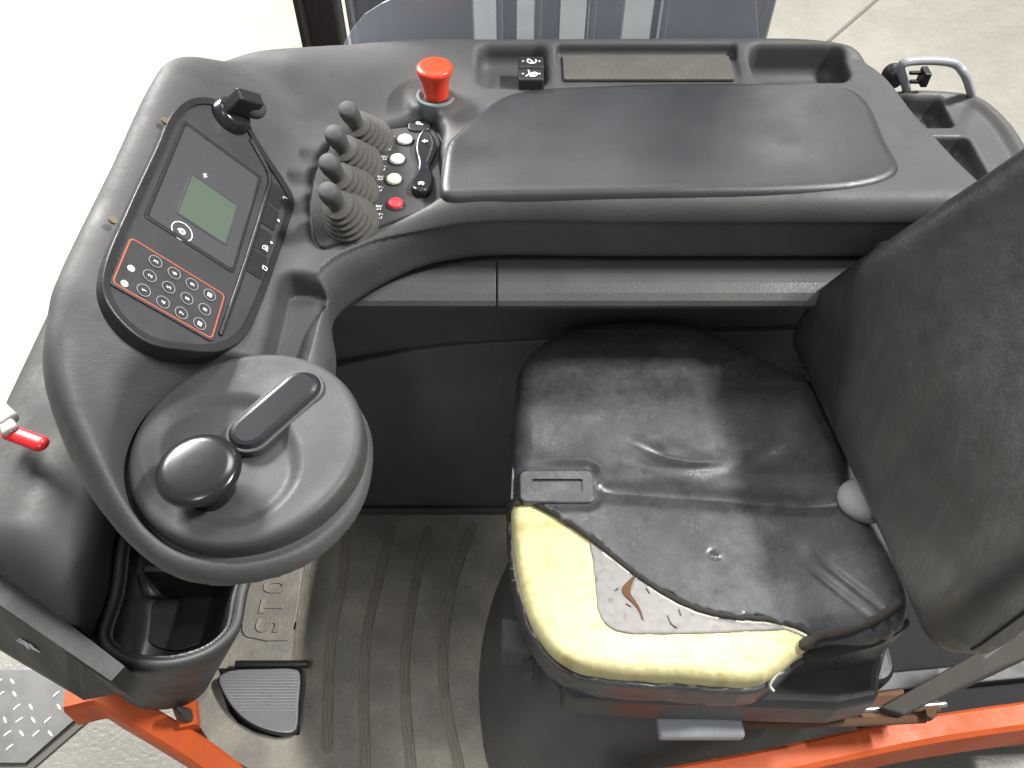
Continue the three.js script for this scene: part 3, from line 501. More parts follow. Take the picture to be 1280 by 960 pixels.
// ---------------------------------------------------------------- floor mat
const matT = thing('floor_mat', 'brown grey worn rubber floor mat with raised ribs', 'floor mat');
{
  const outline = MAT_OUTLINE;
  const pedalHole = [[-0.4841, -0.4654], [-0.3424, -0.4654], [-0.3386, -0.4498], [-0.3294, -0.3581], [-0.3672, -0.3534], [-0.4024, -0.3617], [-0.4329, -0.376], [-0.4519, -0.3943], [-0.4728, -0.4318]];
  const slotA = smooth2([[-0.4613, -0.6381], [-0.4128, -0.6519], [-0.377, -0.6597], [-0.363, -0.6519], [-0.3684, -0.6412], [-0.4073, -0.6366], [-0.4536, -0.6275]], 2), slotB = smooth2([[-0.3789, -0.5429], [-0.3642, -0.5443], [-0.3597, -0.533], [-0.3694, -0.5261], [-0.3784, -0.5317]], 2);
  part('mat', prism(outline, -.022, 0, .002, [pedalHole, slotA, slotB]), M.mat, matT);
  const ribs = [[[-0.3015, -0.7073], [-0.2973, -0.6169], [-0.3031, -0.5344], [-0.2976, -0.4446], [-0.2858, -0.3404]], [[-0.2211, -0.7203], [-0.2324, -0.6275], [-0.2442, -0.5151], [-0.2376, -0.4192], [-0.2232, -0.3117]], [[-0.1535, -0.717], [-0.1683, -0.6169], [-0.1765, -0.4906], [-0.1698, -0.4067], [-0.1537, -0.3117]], [[-0.0733, -0.7235], [-0.1024, -0.6169], [-0.1138, -0.511], [-0.1079, -0.4192], [-0.0791, -0.306]], [[-0.3588, -0.6816], [-0.36, -0.5961], [-0.3545, -0.4839]]];
  for (const r of ribs) { const g = mergeGeometries(capped(r.map(p => [p[0], 0, p[1]]), .0085, 60, 12).map(norm)); g.scale(1, .17, 1); part('rib', g, M.rib, matT, 'raised rib with worn tan crest'); }
  const pad = smooth2([[-0.4612, -0.6229], [-0.4234, -0.632], [-0.3764, -0.6381], [-0.3691, -0.6184], [-0.3692, -0.5247], [-0.3747, -0.5096], [-0.4427, -0.5151], [-0.454, -0.5247]], 2);
  const ps = part('stop_pad', prism(pad, -.002, .004, .0018), M.mat, matT, 'tan rubber pad with embossed lettering');
  const font = await new FontLoader().loadAsync('fonts/droid/droid_sans_bold.typeface.json');
  const spots = [[-0.4229, -0.5218], [-0.4224, -0.5554], [-0.4235, -0.5914], [-0.4233, -0.6286]];
  'STOP'.split('').forEach((s, i) => {
    const g = new TextGeometry(s, { font, size: .038, depth: .0025, curveSegments: 5, bevelEnabled: true, bevelThickness: .0008, bevelSize: .0007, bevelSegments: 2 });
    g.computeBoundingBox(); const w = g.boundingBox.max.x - g.boundingBox.min.x; g.translate(-g.boundingBox.min.x, 0, 0); g.scale(.025 / w, 1, 1);
    const m = new THREE.Matrix4().makeBasis(new V3(0, 0, -1), new V3(-1, 0, 0), new V3(0, 1, 0)); g.applyMatrix4(m); g.translate(spots[0][0] + .030, .0036, spots[i][1]);
    part('letter', g, M.rib, ps);
  });
}
{
  const [c] = [[-0.3922, 0.02, -0.413]];
  const t = thing('foot_pedal', 'ribbed steel foot pedal with a rounded corner set in the mat', 'pedal', c);
  const o = smooth2([[-0.4708, -0.4418], [-0.4576, -0.452], [-0.3992, -0.4559], [-0.3449, -0.4546], [-0.3385, -0.4469], [-0.3336, -0.3994], [-0.3312, -0.3611], [-0.3388, -0.3552], [-0.3687, -0.3576], [-0.4029, -0.3694], [-0.4331, -0.3897], [-0.4577, -0.4167]], 3).map(p => [p[0] - c[0], p[1] - c[2]]);
  part('plate', prism(o, -.012, .002, .003), M.black, t);
  const oi = o.map(p => [p[0] * .965, p[1] * .965]); part('tread', prism(oi, -.002, .0042, .0015), std([.34, .345, .355], .45, { metalness: .5, roughnessMap: rep(roughSmudge, 5) }), t);
  const inside = polySdf(oi);
  let z0 = Math.min(...oi.map(p => p[1])), z1 = Math.max(...oi.map(p => p[1])), x0 = Math.min(...oi.map(p => p[0])), x1 = Math.max(...oi.map(p => p[0]));
  const rm = std([.40, .405, .415], .42, { metalness: .5 });
  for (let z = z0 + .008; z < z1 - .03; z += .0048) {
    let a = null, b = null; for (let x = x0; x < x1; x += .001) if (inside(x, z) < -.003) { if (a === null) a = x; b = x; }
    if (a === null || b - a < .02) continue; const g = new THREE.CylinderGeometry(.0013, .0013, b - a, 6); g.rotateZ(Math.PI / 2); g.translate((a + b) / 2, .0046, z); part('tread_rib', g, rm, t);
  }
  part('hinge', new THREE.CylinderGeometry(.006, .006, .118, 14).rotateZ(Math.PI / 2).translate(.004, .0, z0 - .008), M.black, t);
}

let BIN;
// ---------------------------------------------------------------- storage bin and cowl in front of the footwell
{
  const t = thing('storage_bin', 'black open storage bin below the steering wheel', 'bin');
  const o = BIN = polySdf(smooth2([[-0.5541, -0.586], [-0.3636, -0.586], [-0.3527, -0.5107], [-0.3546, -0.4636], [-0.3553, -0.4135], [-0.3798, -0.3816], [-0.4188, -0.364], [-0.4606, -0.36], [-0.5038, -0.3681], [-0.5437, -0.3974], [-0.547, -0.4636]], 5));
  const f = (x, y, z) => {
    const q = o(x + .36 * (.30 - y), z), p = q + (.30 - y) * .11;
    let d = smax(p * .93, (y - .30), .02); d = smax(d, .0 - y, .03);
    return smax(d, -smax((q + .015 + (.30 - y) * .12) * .93, .105 - y, .03), .012);
  };
  part('bin_wall', mould(f, [-.74, -.02, -.66], [-.30, .32, -.29], .0045), M.cowl, t);
  const void_ = (x, y, z) => smax((o(x + .36 * (.30 - y), z) + .0145 + (.30 - y) * .12) * .93, .106 - y, .03);
  part('bin_lining', mould((x, y, z) => { const c = void_(x, y, z); return Math.max(c, -(c + .006), y - .284); }, [-.70, .07, -.66], [-.30, .30, -.29], .003), M.bin, t, 'black inner lining of the bin');
  const [a, b] = [[-0.5244, 0.2, -0.5436], [-0.4527, 0.2, -0.5306]];
  part('divider', rbox(.12, .09, .010, .003, (a[0] + b[0]) / 2, .172, (a[2] + b[2]) / 2), M.bin, t, 'black divider across the bin');
  part('liner', prism(smooth2([[-0.564, -0.528], [-0.4489, -0.5373], [-0.4516, -0.4916], [-0.4705, -0.4663], [-0.5035, -0.4514], [-0.5412, -0.4564], [-0.5639, -0.4726]], 3), .110, .116, .002), M.bin, t, 'loose black liner on the bin floor');
}
{
  const t = thing('front_cowl', 'grey green moulded front cowl outside the console', 'cowl');
  const foot = polySdf([[-.735, -1.42], [-.60, -1.42], [-.45, -1.0], [-.45, -.70], ...[[-0.4824, -0.513], [-0.4878, -0.468], [-0.4926, -0.4151], [-0.4959, -0.3702]], [-.515, -.372], [-.655, -.455], [-.735, -.505]]);
  const holeP = [[-0.5504, 0.45, -0.5366]][0];
  part('cowl_top', mould((x, y, z) => { let d = smax(foot(x, z), (y - .45 + .05 * sstep(-.50, -.38, z) + .03 * sstep(-.55, -.70, x) + .0 * x) * .95, .05); d = smax(d, -.30 - y, .01); d = smax(d, -(Math.hypot((x + .50) / 1.1, (y - .50) / 1.2, (z + .56) / 1.9) - .085), .05); return y > .02 ? smax(d, -(BIN(x + .36 * (.30 - y), z) + (.30 - y) * .11) * .93 + .001, .03) : smax(d, .022 - y, .01); }, [-.77, -.06, -1.45], [-.40, .48, -.33], .0068), M.cowl, t);
  const up = [[-0.769, 0.36, -0.5187], [-0.6629, 0.36, -0.4646], [-0.5584, 0.36, -0.4002], [-0.4659, 0.36, -0.3423]], mid = [[-0.7491, 0.36, -0.4724], [-0.6458, 0.36, -0.42], [-0.5462, 0.36, -0.3637], [-0.4771, 0.36, -0.3251]], low = [[-0.8408, 0.2, -0.4806], [-0.7256, 0.2, -0.4237], [-0.6092, 0.2, -0.3668], [-0.5657, 0.2, -0.3755]];
  const solid = (A, Bq, th) => { const n = A.length, pos = [], idx = []; for (const q of A) pos.push(...q); for (const q of Bq) pos.push(...q); for (const q of A) pos.push(q[0], q[1] - th, q[2]); for (const q of Bq) pos.push(q[0], q[1] - th, q[2]); const Q = (a, b, c, d) => idx.push(a, b, c, a, c, d);
    for (let i = 0; i < n - 1; i++) { Q(i, n + i, n + i + 1, i + 1); Q(2 * n + i, 2 * n + i + 1, 3 * n + i + 1, 3 * n + i); Q(n + i, 3 * n + i, 3 * n + i + 1, n + i + 1); Q(i, i + 1, 2 * n + i + 1, 2 * n + i); } Q(0, 2 * n, 3 * n, n); Q(n - 1, 2 * n - 1, 4 * n - 1, 3 * n - 1);
    const g = new THREE.BufferGeometry(); g.setAttribute('position', new THREE.Float32BufferAttribute(pos, 3)); g.setIndex(idx); const h = g.toNonIndexed(); h.computeVertexNormals(); const uv = []; for (let i = 0; i < h.attributes.position.count; i++) uv.push(h.attributes.position.getX(i), h.attributes.position.getZ(i)); h.setAttribute('uv', new THREE.Float32BufferAttribute(uv, 2)); return h; };
  part('ledge', solid(up, mid, .10), M.cowl, t, 'upper ledge of the cowl edge');
  part('skirt', solid(mid.map(p => [p[0], p[1] - .006, p[2]]), low, .05), M.cowl, t, 'sloping skirt with a pale scuff mark');
  const lerp = (a, b, k) => new V3(...a).lerp(new V3(...b), k), sa = lerp(mid[1], mid[2], .4), sb = lerp(low[1], low[2], .4), su = new V3(...mid[2]).sub(new V3(...mid[1])).normalize(), sv = sb.clone().sub(sa).normalize(), sn = new V3().crossVectors(sv, su).normalize();
  const r = rng(12), sc = []; for (let i = 0; i < 16; i++) { const g = new THREE.SphereGeometry(1, 8, 6); g.scale(.003 + r() * .009, .0009, .0012 + r() * .0028); g.rotateY((r() - .5) * .8); g.applyMatrix4(new THREE.Matrix4().makeBasis(su, sn, new V3().crossVectors(su, sn))); const c = sa.clone().lerp(sb, .5).addScaledVector(su, (r() - .5) * .036).addScaledVector(sv, (r() - .5) * .022); g.translate(c.x, c.y - .002, c.z); sc.push(g); }
  part('scuff_mark', sc, std([.55, .56, .60], .8), t, 'pale scuff mark');
}
// ---------------------------------------------------------------- orange red chassis edge
{
  const t = thing('chassis_sill', 'bright orange red steel chassis edge along the cab entrance', 'chassis');
  const bar = (top, w, h, sub = 6) => { // rounded strip following points, its width pointing outwards (+z side)
    const c = new THREE.CatmullRomCurve3(top.map(p => new V3(...p)), false, 'centripetal'), n = sub * (top.length - 1), fr = []; const sec = [[0, 0], [.004, .0035], [w - .006, .0035], [w, -.003], [w + .004, -h], [w - .012, -h], [w - .016, -.01], [.004, -.01]];
    const pos = [], idx = [], uv = []; for (let i = 0; i <= n; i++) { const p = c.getPointAt(i / n), tg = c.getTangentAt(i / n); const nx = -tg.z, nz = tg.x, l = Math.hypot(nx, nz); sec.forEach(([a, b], k) => { pos.push(p.x + nx / l * a, p.y + b, p.z + nz / l * a); uv.push(i * .02, k * .02); }); }
    const m = sec.length; for (let i = 0; i < n; i++) for (let k = 0; k < m; k++) { const a = i * m + k, b = i * m + (k + 1) % m; idx.push(a, b, b + m, a, b + m, a + m); }
    const g = new THREE.BufferGeometry(); g.setAttribute('position', new THREE.Float32BufferAttribute(pos, 3)); g.setAttribute('uv', new THREE.Float32BufferAttribute(uv, 2)); g.setIndex(idx); const q = g.toNonIndexed(); q.computeVertexNormals(); return q; };
  part('front_sill', bar([[-0.7191, 0, -0.4344], [-0.6627, 0, -0.4446], [-0.6107, 0, -0.4217], [-0.5373, 0, -0.3858], [-0.47, 0, -0.351], [-0.4215, 0, -0.3208], [-0.373, 0, -0.2837]], .040, .06), M.red, t);
  part('rear_sill', bar([[0.1237, 0.2, -0.2521], [0.1868, 0.2, -0.2636], [0.337, 0.2, -0.289], [0.4479, 0.2, -0.3111], [0.5495, 0.2, -0.3296], [0.6402, 0.2, -0.3422], [0.7199, 0.2, -0.3517], [0.8333, 0.2, -0.3614]], .034, .07), M.red, t);
  const [a, b, c2] = [[-0.5346, 0.02, -0.3958], [-0.5017, 0.02, -0.4105], [-0.4885, 0.02, -0.3705]];
  part('gusset', prism([[a[0], a[2]], [b[0], b[2]], [c2[0], c2[2]], [a[0] + .02, c2[2] + .005]], -.06, .02, .002), M.red, t, 'orange red gusset between bin and mat');
}

// ---------------------------------------------------------------- driver seat
{
  const t = thing('driver_seat', 'black vinyl driver seat with torn cushion showing yellow foam', 'seat');
  const footPts = smooth2([[-0.003, -0.5056], [0, -0.5903], [0.0087, -0.6815], [0.0224, -0.7308], [0.0573, -0.7753], [0.1217, -0.7983], [0.2096, -0.8076], [0.2777, -0.7952], [0.3287, -0.7557], [0.382, -0.7122], [0.4274, -0.6747], [0.4413, -0.6091], [0.4344, -0.5422], [0.4436, -0.4802], [0.4555, -0.4278], [0.4549, -0.3882], [0.4374, -0.3533], [0.3973, -0.3369], [0.3342, -0.3315], [0.2749, -0.2974], [0.1808, -0.2999], [0.0865, -0.3077], [0.0482, -0.3261], [0.0216, -0.3644], [0.0074, -0.4127]], 4);
  const foot = polySdf(footPts);
  const slot = polySdf(rrect(.098, .054, .012, .0555, -.533));
  const tearLine = [[0.003, -0.5112], [0.0218, -0.5135], [0.049, -0.4978], [0.0912, -0.463], [0.1356, -0.4216], [0.1742, -0.391], [0.2083, -0.3728], [0.2475, -0.3633], [0.2873, -0.3596], [0.3209, -0.3485], [0.3376, -0.3358]];
  const tear = polySdf(tearLine.concat([[0.3325, -0.3253], [0.3037, -0.3051], [0.2744, -0.288], [0.1796, -0.2846], [0.0858, -0.2897], [0.0349, -0.312], [0, -0.3571], [-0.0112, -0.415], [-0.0079, -0.4995]]));
  const H = (x, z) => {
    let h = .462;
    h += .016 * Math.max(0, 1 - ((z + .665) / .115) ** 2) + .004 * Math.max(0, 1 - ((z + .42) / .115) ** 2);
    h += .010 * sstep(.26, .42, x) * sstep(.10, .20, Math.abs(z + .55));
    h -= .006 * sstep(.12, .0, x);
    h -= .012 * gauss(z + .528 - .02 * sstep(.1, .4, x), .013) * sstep(.08, .13, x) * sstep(.44, .36, x);
    // creases of the stretched cover
    h -= .0045 * gauss(z + .585 + .02 * Math.sin(x * 18), .010) * sstep(.13, .19, x) * sstep(.36, .30, x);
    h += .0045 * gauss(z + .563 + .012 * Math.sin(x * 24), .011) * sstep(.10, .2, x) * sstep(.40, .30, x);
    h -= .004 * gauss(Math.hypot((x - .195) / 1.4, z + .583), .016);
    h += .0032 * fbm(x * 11, z * 9, 2.3, 2) + .006 * sstep(-.66, -.76, z) * sstep(.36, .24, x);
    h -= .003 * gauss(x - .385 - (z + .40) * .8, .006) * sstep(-.44, -.41, z) + .003 * gauss(x - .362 - (z + .40) * .8, .006) * sstep(-.43, -.40, z);
    h -= .006 * gauss(Math.hypot(x - .238, z + .437), .0055);
    h = mix(h, .458, sstep(.012, -.004, slot(x, z)));
    return h;
  };
  const base = (x, y, z, inset, drop, k = .034) => Math.max(smax(foot(x, z) + inset - .004 - .009 * sstep(-.66, -.76, z) * sstep(.36, .24, x), (y - H(x, z) + drop) * .9, k), .375 - y);
  const lo = [-.02, .365, -.83], hi = [.46, .53, -.27];
  part('cushion', mould((x, y, z) => { const d = base(x, y, z, 0, 0) + .0; return smax(d, -Math.max(tear(x, z) + .005 * noise(x * 45, z * 45, 1) + .003 * noise(x * 120, z * 120, 4), .424 + .006 * noise(x * 40, z * 40, 3) - y), .004); }, lo, hi, .0030), M.vinyl, t, 'creased black vinyl cushion cover');
  const ft = (x, y, z) => { const a = noise(x * 26, y * 26, z * 26), b = noise(x * 130, y * 130, z * 130), c = sstep(.25, .6, noise(x * 55 + 3, 1, z * 55)); const e = sstep(.30, .55, noise(x * 17 + 9, 4, z * 21)); return [1 - .07 * a - .08 * b - .16 * c - .10 * e, 1 - .08 * a - .09 * b - .21 * c - .10 * e, 1 - .14 * a - .12 * b - .30 * c - .06 * e]; };
  M.foam.vertexColors = true;
  part('foam', mould((x, y, z) => smax(base(x, y, z, .0055, .0075 + .0012 * noise(x * 50, 1, z * 50) + .0008 * noise(x * 140, 2, z * 140), .016), tear(x, z) - .02, .004), lo, hi, .003, ft), M.foam, t, 'exposed yellow seat foam');
  const padP = polySdf(smooth2([[0.0946, -0.4689], [0.0945, -0.4353], [0.0961, -0.4001], [0.0994, -0.3646], [0.1161, -0.3479], [0.1871, -0.3442], [0.268, -0.3479], [0.3134, -0.3515], [0.2949, -0.3952], [0.2053, -0.415], [0.1341, -0.4561]], 3));
  const it = (x, y, z) => { const b = noise(x * 150, 2, z * 150), a = noise(x * 40, 5, z * 40), c = sstep(.42, .6, noise(x * 75, 9, z * 75)); const k = 1 - .08 * a - .12 * b - .45 * c; return [k, k * (1 - .02 * c), k * (1 - .06 * c)]; };
  M.innerPad.vertexColors = true;
  part('felt_pad', mould((x, y, z) => smax(base(x, y, z, .004, .0052 + .0008 * noise(x * 90, 4, z * 90)), padP(x, z), .003), lo, hi, .0026, it), M.innerPad, t, 'grey white felt pad under the tear');
  // rust brown gash in the felt and small nicks
  const yF = (x, z) => H(x, z) - .0048;
  const line = (pts, r, m, name, label, lift = 0) => part(name, tube(pts.map(p => [p[0], yF(p[0], p[1]) + lift, p[1]]), r, 24, 6), m, t, label);
  const brown = std([.10, .045, .018], .9), nick = std([.06, .05, .045], .9);
  {
    const gp = smooth2([[0.1426, -0.413], [0.1356, -0.407], [0.1264, -0.3972], [0.1276, -0.3894], [0.1343, -0.3816], [0.1416, -0.3721], [0.1467, -0.359], [0.1444, -0.3731], [0.139, -0.3836], [0.1351, -0.3913], [0.1367, -0.3991]], 3), gs = prism(gp, 0, .0022, .0008), q = gs.attributes.position;
    for (let i = 0; i < q.count; i++) q.setY(i, q.getY(i) + yF(q.getX(i), q.getZ(i)) - .0006);
    gs.computeVertexNormals(); part('gash', gs, brown, t, 'brown gash in the felt');
  }
  for (const s of [[[0.1541, -0.3972], [0.1571, -0.3903]], [[0.1743, -0.3646], [0.1777, -0.3552], [0.1834, -0.3506]], [[0.1879, -0.3721], [0.1897, -0.3646]], [[0.1295, -0.3788], [0.1346, -0.375]], [[0.1179, -0.3942], [0.1218, -0.3972]]]) line(s, .0008, nick, 'nick');
  // rolled and frayed edge of the tear
  const r = rng(41); const lip = [], ln = []; const c = new THREE.CatmullRomCurve3(tearLine.map(p => new V3(p[0], 0, p[1])), false, 'centripetal');
  for (let i = 0; i <= 60; i++) { const p = c.getPointAt(i / 60), j = .002 * noise(i * .7, 3, 1); lip.push([p.x + j, H(p.x, p.z) - .0035 + .0012 * noise(i * .9, 1, 7), p.z + j]); ln.push([p.x - .0022 + .0018 * noise(i * .8, 9, 2), H(p.x, p.z) - .0068 + .0008 * noise(i, 2, 2), p.z + .0034 + .0016 * noise(i * .6, 5, 2)]); }
  part('torn_edge', tube(lip, .0034, 160, 8), M.tornEdge, t, 'rolled ragged edge of the tear');
  for (const [i0, i1] of [[20, 27], [30, 44], [46, 59]]) part('lining', tube(ln.slice(i0, i1), .0024, 60, 6), M.lining, t, 'frayed pale lining');
  const fr = []; const cf = new THREE.CatmullRomCurve3([[0.001, -0.5187], [0.0019, -0.4546], [0.0094, -0.4081], [0.0258, -0.369], [0.0539, -0.3345], [0.0906, -0.3165], [0.1854, -0.3077], [0.2775, -0.3042]].map(p => new V3(p[0], 0, p[1])), false, 'centripetal');
  const piping = []; for (let i = 0; i <= 80; i++) { const p = cf.getPointAt(i / 80); piping.push([p.x + .0008 * noise(i * .5, 1, 4), .428 + .0025 * noise(i * .4, 8, 1), p.z + .0008 * noise(i * .6, 2, 9)]); }
  part('piping', tube(piping, .0022, 200, 6), std([.36, .33, .28], .9), t, 'frayed grey piping along the foam');
  for (let i = 0; i < 70; i++) { const p = cf.getPointAt(r()), a = r() * 6.28, l = .002 + r() * .005; fr.push(tube([[p.x, .429, p.z], [p.x + Math.cos(a) * l * .6, .431 + r() * .003, p.z + Math.sin(a) * l * .6], [p.x + Math.cos(a) * l, .428 + r() * .004, p.z + Math.sin(a) * l]], .0004, 4, 4)); }
  for (let i = 0; i < 60; i++) { const p = c.getPointAt(.3 + .7 * r()), l = .002 + r() * .006, a = r() * 2.4; fr.push(tube([[p.x, H(p.x, p.z) - .005, p.z], [p.x + Math.cos(a) * l * .6, H(p.x, p.z) - .004, p.z + Math.sin(a) * l * .6], [p.x + Math.cos(a) * l, H(p.x, p.z) - .0065, p.z + Math.sin(a) * l]], .00045, 4, 4)); }
  const fringe = part('fringe', fr, M.lining, t, 'loose threads along the tear'); fringe.userData.kind = 'stuff';
  const [q] = [[0.2851, 0.43, -0.303]]; part('loose_thread', tube([[q[0] + .012, .435, q[2] - .008], [q[0] + .003, .433, q[2]], [q[0], .428, q[2] + .006], [q[0] + .004, .424, q[2] + .010]], .0016, 20, 6), M.lining, t);
  // worn light piping along far front edge of the cover
  const edge = [[0, -0.5215], [0.0021, -0.571], [0.0064, -0.6339], [0.0133, -0.6988], [0.0271, -0.7403], [0.0576, -0.7777], [0.1025, -0.7977]].map((p, i) => [p[0], .4475 + .0015 * noise(i, 2, 2), p[1]]);
  part('edge_seam', tube(edge, .0018, 90, 6), std([.22, .21, .19], .8), t, 'worn pale seam round the cushion front');
  // recessed buckle plate at the front of the cushion
  const bp = part('slot_plate', prism(rrect(.094, .048, .010, .0560, -.533), .452, .4615, .0025, [rrect(.068, .025, .004, .057, -.533)]), M.vinyl, t, 'recessed front plate with a slot');
  part('slot_bar', rbox(.064, .004, .010, .0015, .057, .4555, -.5265), std([.07, .085, .13], .4), bp, 'bluish bar inside the slot');
  part('slot_floor', rbox(.072, .004, .029, .001, .057, .4495, -.533), M.black, bp);
  // folded torn cover at the near rear corner
  const crumple = (p, j) => p.map((q, i) => [q[0] + .003 * noise(i * 1.7, j, 3), q[1] + .003 * noise(i * 2.1, j, 8), q[2] + .004 * noise(i * 1.3, j, 5)]);
  const fold = crumple([[0.3219, 0.46, -0.3315], [0.3391, 0.462, -0.3397], [0.3581, 0.464, -0.3444], [0.3802, 0.462, -0.3488], [0.4, 0.466, -0.3545], [0.4176, 0.468, -0.363], [0.4323, 0.47, -0.3734]], 1);
  part('torn_fold', capped(fold, .0068, 60, 10), M.tornEdge, t, 'crumpled torn cover at the rear corner');
  part('torn_fold', capped(crumple([[0.3313, 0.44, -0.3244], [0.352, 0.444, -0.3302], [0.3774, 0.444, -0.3356], [0.4035, 0.446, -0.3422], [0.424, 0.45, -0.3498], [0.4397, 0.455, -0.3608]], 6), .0075, 60, 10), M.tornEdge, t, 'crumpled torn cover at the rear corner');
  // base frame under the cushion
  const skirt = smooth2([[0.0279, -0.4002], [0.0576, -0.3375], [0.0621, -0.3056], [0.1123, -0.2982], [0.2429, -0.2946], [0.4213, -0.2982], [0.4345, -0.3261], [0.4615, -0.3747]].concat([[.50, -.45], [.48, -.72], [.30, -.78], [.06, -.74], [.03, -.60]]), 3);
  part('base_shell', prism(skirt, .30, .378, .012), M.cushionShell = std([.045, .046, .05], .5, { map: rep(dustMap, 3), roughnessMap: rep(roughSmudge, 3) }), t, 'dark plastic shell below the cushion');
  part('under_frame', prism(rrect(.44, .40, .03, .27, -.54), .255, .305, .01), M.black, t);
  // backrest
  const A = new V3(.366, .508, -.738), Bq = new V3(.424, .486, -.316), U = new V3(Bq.x - A.x, 0, Bq.z - A.z).normalize(), F = new V3().crossVectors(U, new V3(0, 1, 0)), rec = THREE.MathUtils.degToRad(25);
  const Yv = new V3(0, Math.cos(rec), 0).addScaledVector(F, -Math.sin(rec)), Zv = new V3().crossVectors(U, Yv);
  const Mx = new THREE.Matrix4().makeBasis(U, Yv, Zv); Mx.setPosition(A.clone().add(Bq).multiplyScalar(.5).addScaledVector(Zv, -.014));
  const bf = (x, y, z) => {
    const w = .226 - .045 * clamp((y - .04) / .3, 0, 1.3);
    const fr2 = .006 + .046 * Math.pow(Math.abs(x) / .225, 2.4) * sstep(-.02, .12, y) + .014 * gauss(y - .16, .14) + .0022 * fbm(x * 8, y * 8, 4.4, 3) + .0007 * fbm(x * 30, y * 30, 1.4, 2);
    const qx = Math.abs(x) - w + .03, qy = Math.abs(y - .240) - .245 + .03;
    const o = Math.hypot(Math.max(qx, 0), Math.max(qy, 0)) + Math.min(Math.max(qx, qy), 0) - .03;
    return Math.max(smax(o, (z - fr2) * .92, .05), -.07 - z);
  };
  const bg = mould(bf, [-.26, -.035, -.09], [.26, .51, .1], .0042); bg.applyMatrix4(Mx);
  const back = part('backrest', bg, M.vinylBack, t, 'large black vinyl backrest');
  const sg = prism([[.208, .012], [.15, .47], [-.15, .47], [-.208, .012]].map(p => [p[0], -p[1]]), 0, .03, .006); sg.rotateX(Math.PI / 2); sg.translate(0, 0, -.068); sg.applyMatrix4(Mx);
  part('back_shell', sg, M.black, back);
  const seam = []; for (let i = 0; i <= 30; i++) { const y = .03 + .4 * i / 30; seam.push([.2265 - .045 * clamp((y - .04) / .3, 0, 1.3), y, -.030]); }
  const seamG = tube(seam, .0018, 60, 6); seamG.applyMatrix4(Mx); part('seam', seamG, M.black, back, 'stitched side seam');
  const edgeG = rbox(.006, .30, .005, .002, 0, .15, 0); edgeG.rotateZ(.148); edgeG.translate(.226, .012, -.070); edgeG.applyMatrix4(Mx); part('edge_strip', edgeG, std([.45, .45, .44], .5), back, 'pale strip along the back edge');
  // hinge tabs between cushion and back
  const [h1] = [[0.4207, 0.475, -0.5082]]; const hg = new THREE.SphereGeometry(1, 28, 14); hg.scale(.034, .016, .031); hg.translate(h1[0] + .012, .468, h1[2]); part('hinge_cover', hg, M.grayTab, t, 'pale grey hinge cover');
  const [h2] = [[0.4173, 0.44, -0.7311]]; for (let i = 0; i < 3; i++) { const g = rbox(.045, .008, .011, .002); g.rotateY(-.5); g.translate(h2[0] + .012 + i * .003, .43, h2[2] - .015 + i * .015); part('slide_slat', g, M.grayTab, t); }
  // slide latch at the front of the base and its adjuster lever
  const [la] = [[0.006, 0.34, -0.3823]]; part('side_latch', [rbox(.040, .05, .046, .006, la[0], .335, la[2]), rbox(.012, .03, .02, .003, la[0] + .016, .318, la[2] + .030)], M.shell, t, 'dark latch block at the seat front');
  const [b1, b2, b3] = [[0.1793, 0.29, -0.2905], [0.2844, 0.29, -0.2943], [0.4143, 0.29, -0.2924]];
  const hl = rbox(b2[0] - b1[0], .018, .030, .005); hl.translate((b1[0] + b2[0]) / 2, .29, (b1[2] + b2[2]) / 2);
  part('lever_handle', hl, M.handle, t, 'grey flat adjuster handle');
  part('lever_rod', capped([[b2[0] - .01, .29, b2[2]], [b3[0], .285, b3[2] - .006], [b3[0] + .10, .28, b3[2] - .012]], .0055, 30, 10), M.rust, t, 'rusty adjuster rod');
  part('lever_rod', capped([[0.2807, 0.285, -0.313], [0.3605, 0.285, -0.3111], [0.4617, 0.285, -0.315], [0.5439, 0.285, -0.3208]], .0042, 30, 10), M.steel, t, 'bare steel adjuster rod');
  const sl = [[0.2626, 0.272, -0.309], [0.5372, 0.272, -0.3149]]; part('slide_rail', rbox(sl[1][0] - sl[0][0], .012, .020, .003, (sl[0][0] + sl[1][0]) / 2, .282, sl[0][2] - .012), M.rust, t, 'brown dirty slide rail');
  for (const [x, y, z] of [[0.288, 0.292, -0.2947], [0.3327, 0.292, -0.3061], [0.4866, 0.292, -0.3129], [0.5184, 0.292, -0.3061]]) part('bolt', new THREE.CylinderGeometry(.007, .007, .012, 6).translate(x, y, z), M.rust, t);
}
// dirty angled bracket behind the seat base
{
  const t = thing('rear_bracket', 'dirty grey angled bracket beside the orange red sill behind the seat', 'bracket');
  const [a, b, c, d] = [[0.4557, -0.3124], [0.4829, -0.3038], [0.6824, -0.3847], [0.7002, -0.4299]];
  part('arm', prism([a, b, c, d], .26, .30, .004), std([.07, .064, .056], .95, { map: rep(dustMap, 4) }), t);
  part('foot', prism([[0.4255, -0.3307], [0.4993, -0.3407], [0.5001, -0.3091], [0.4381, -0.3014]], .255, .285, .004), M.rust, t, 'brown stained foot');
}

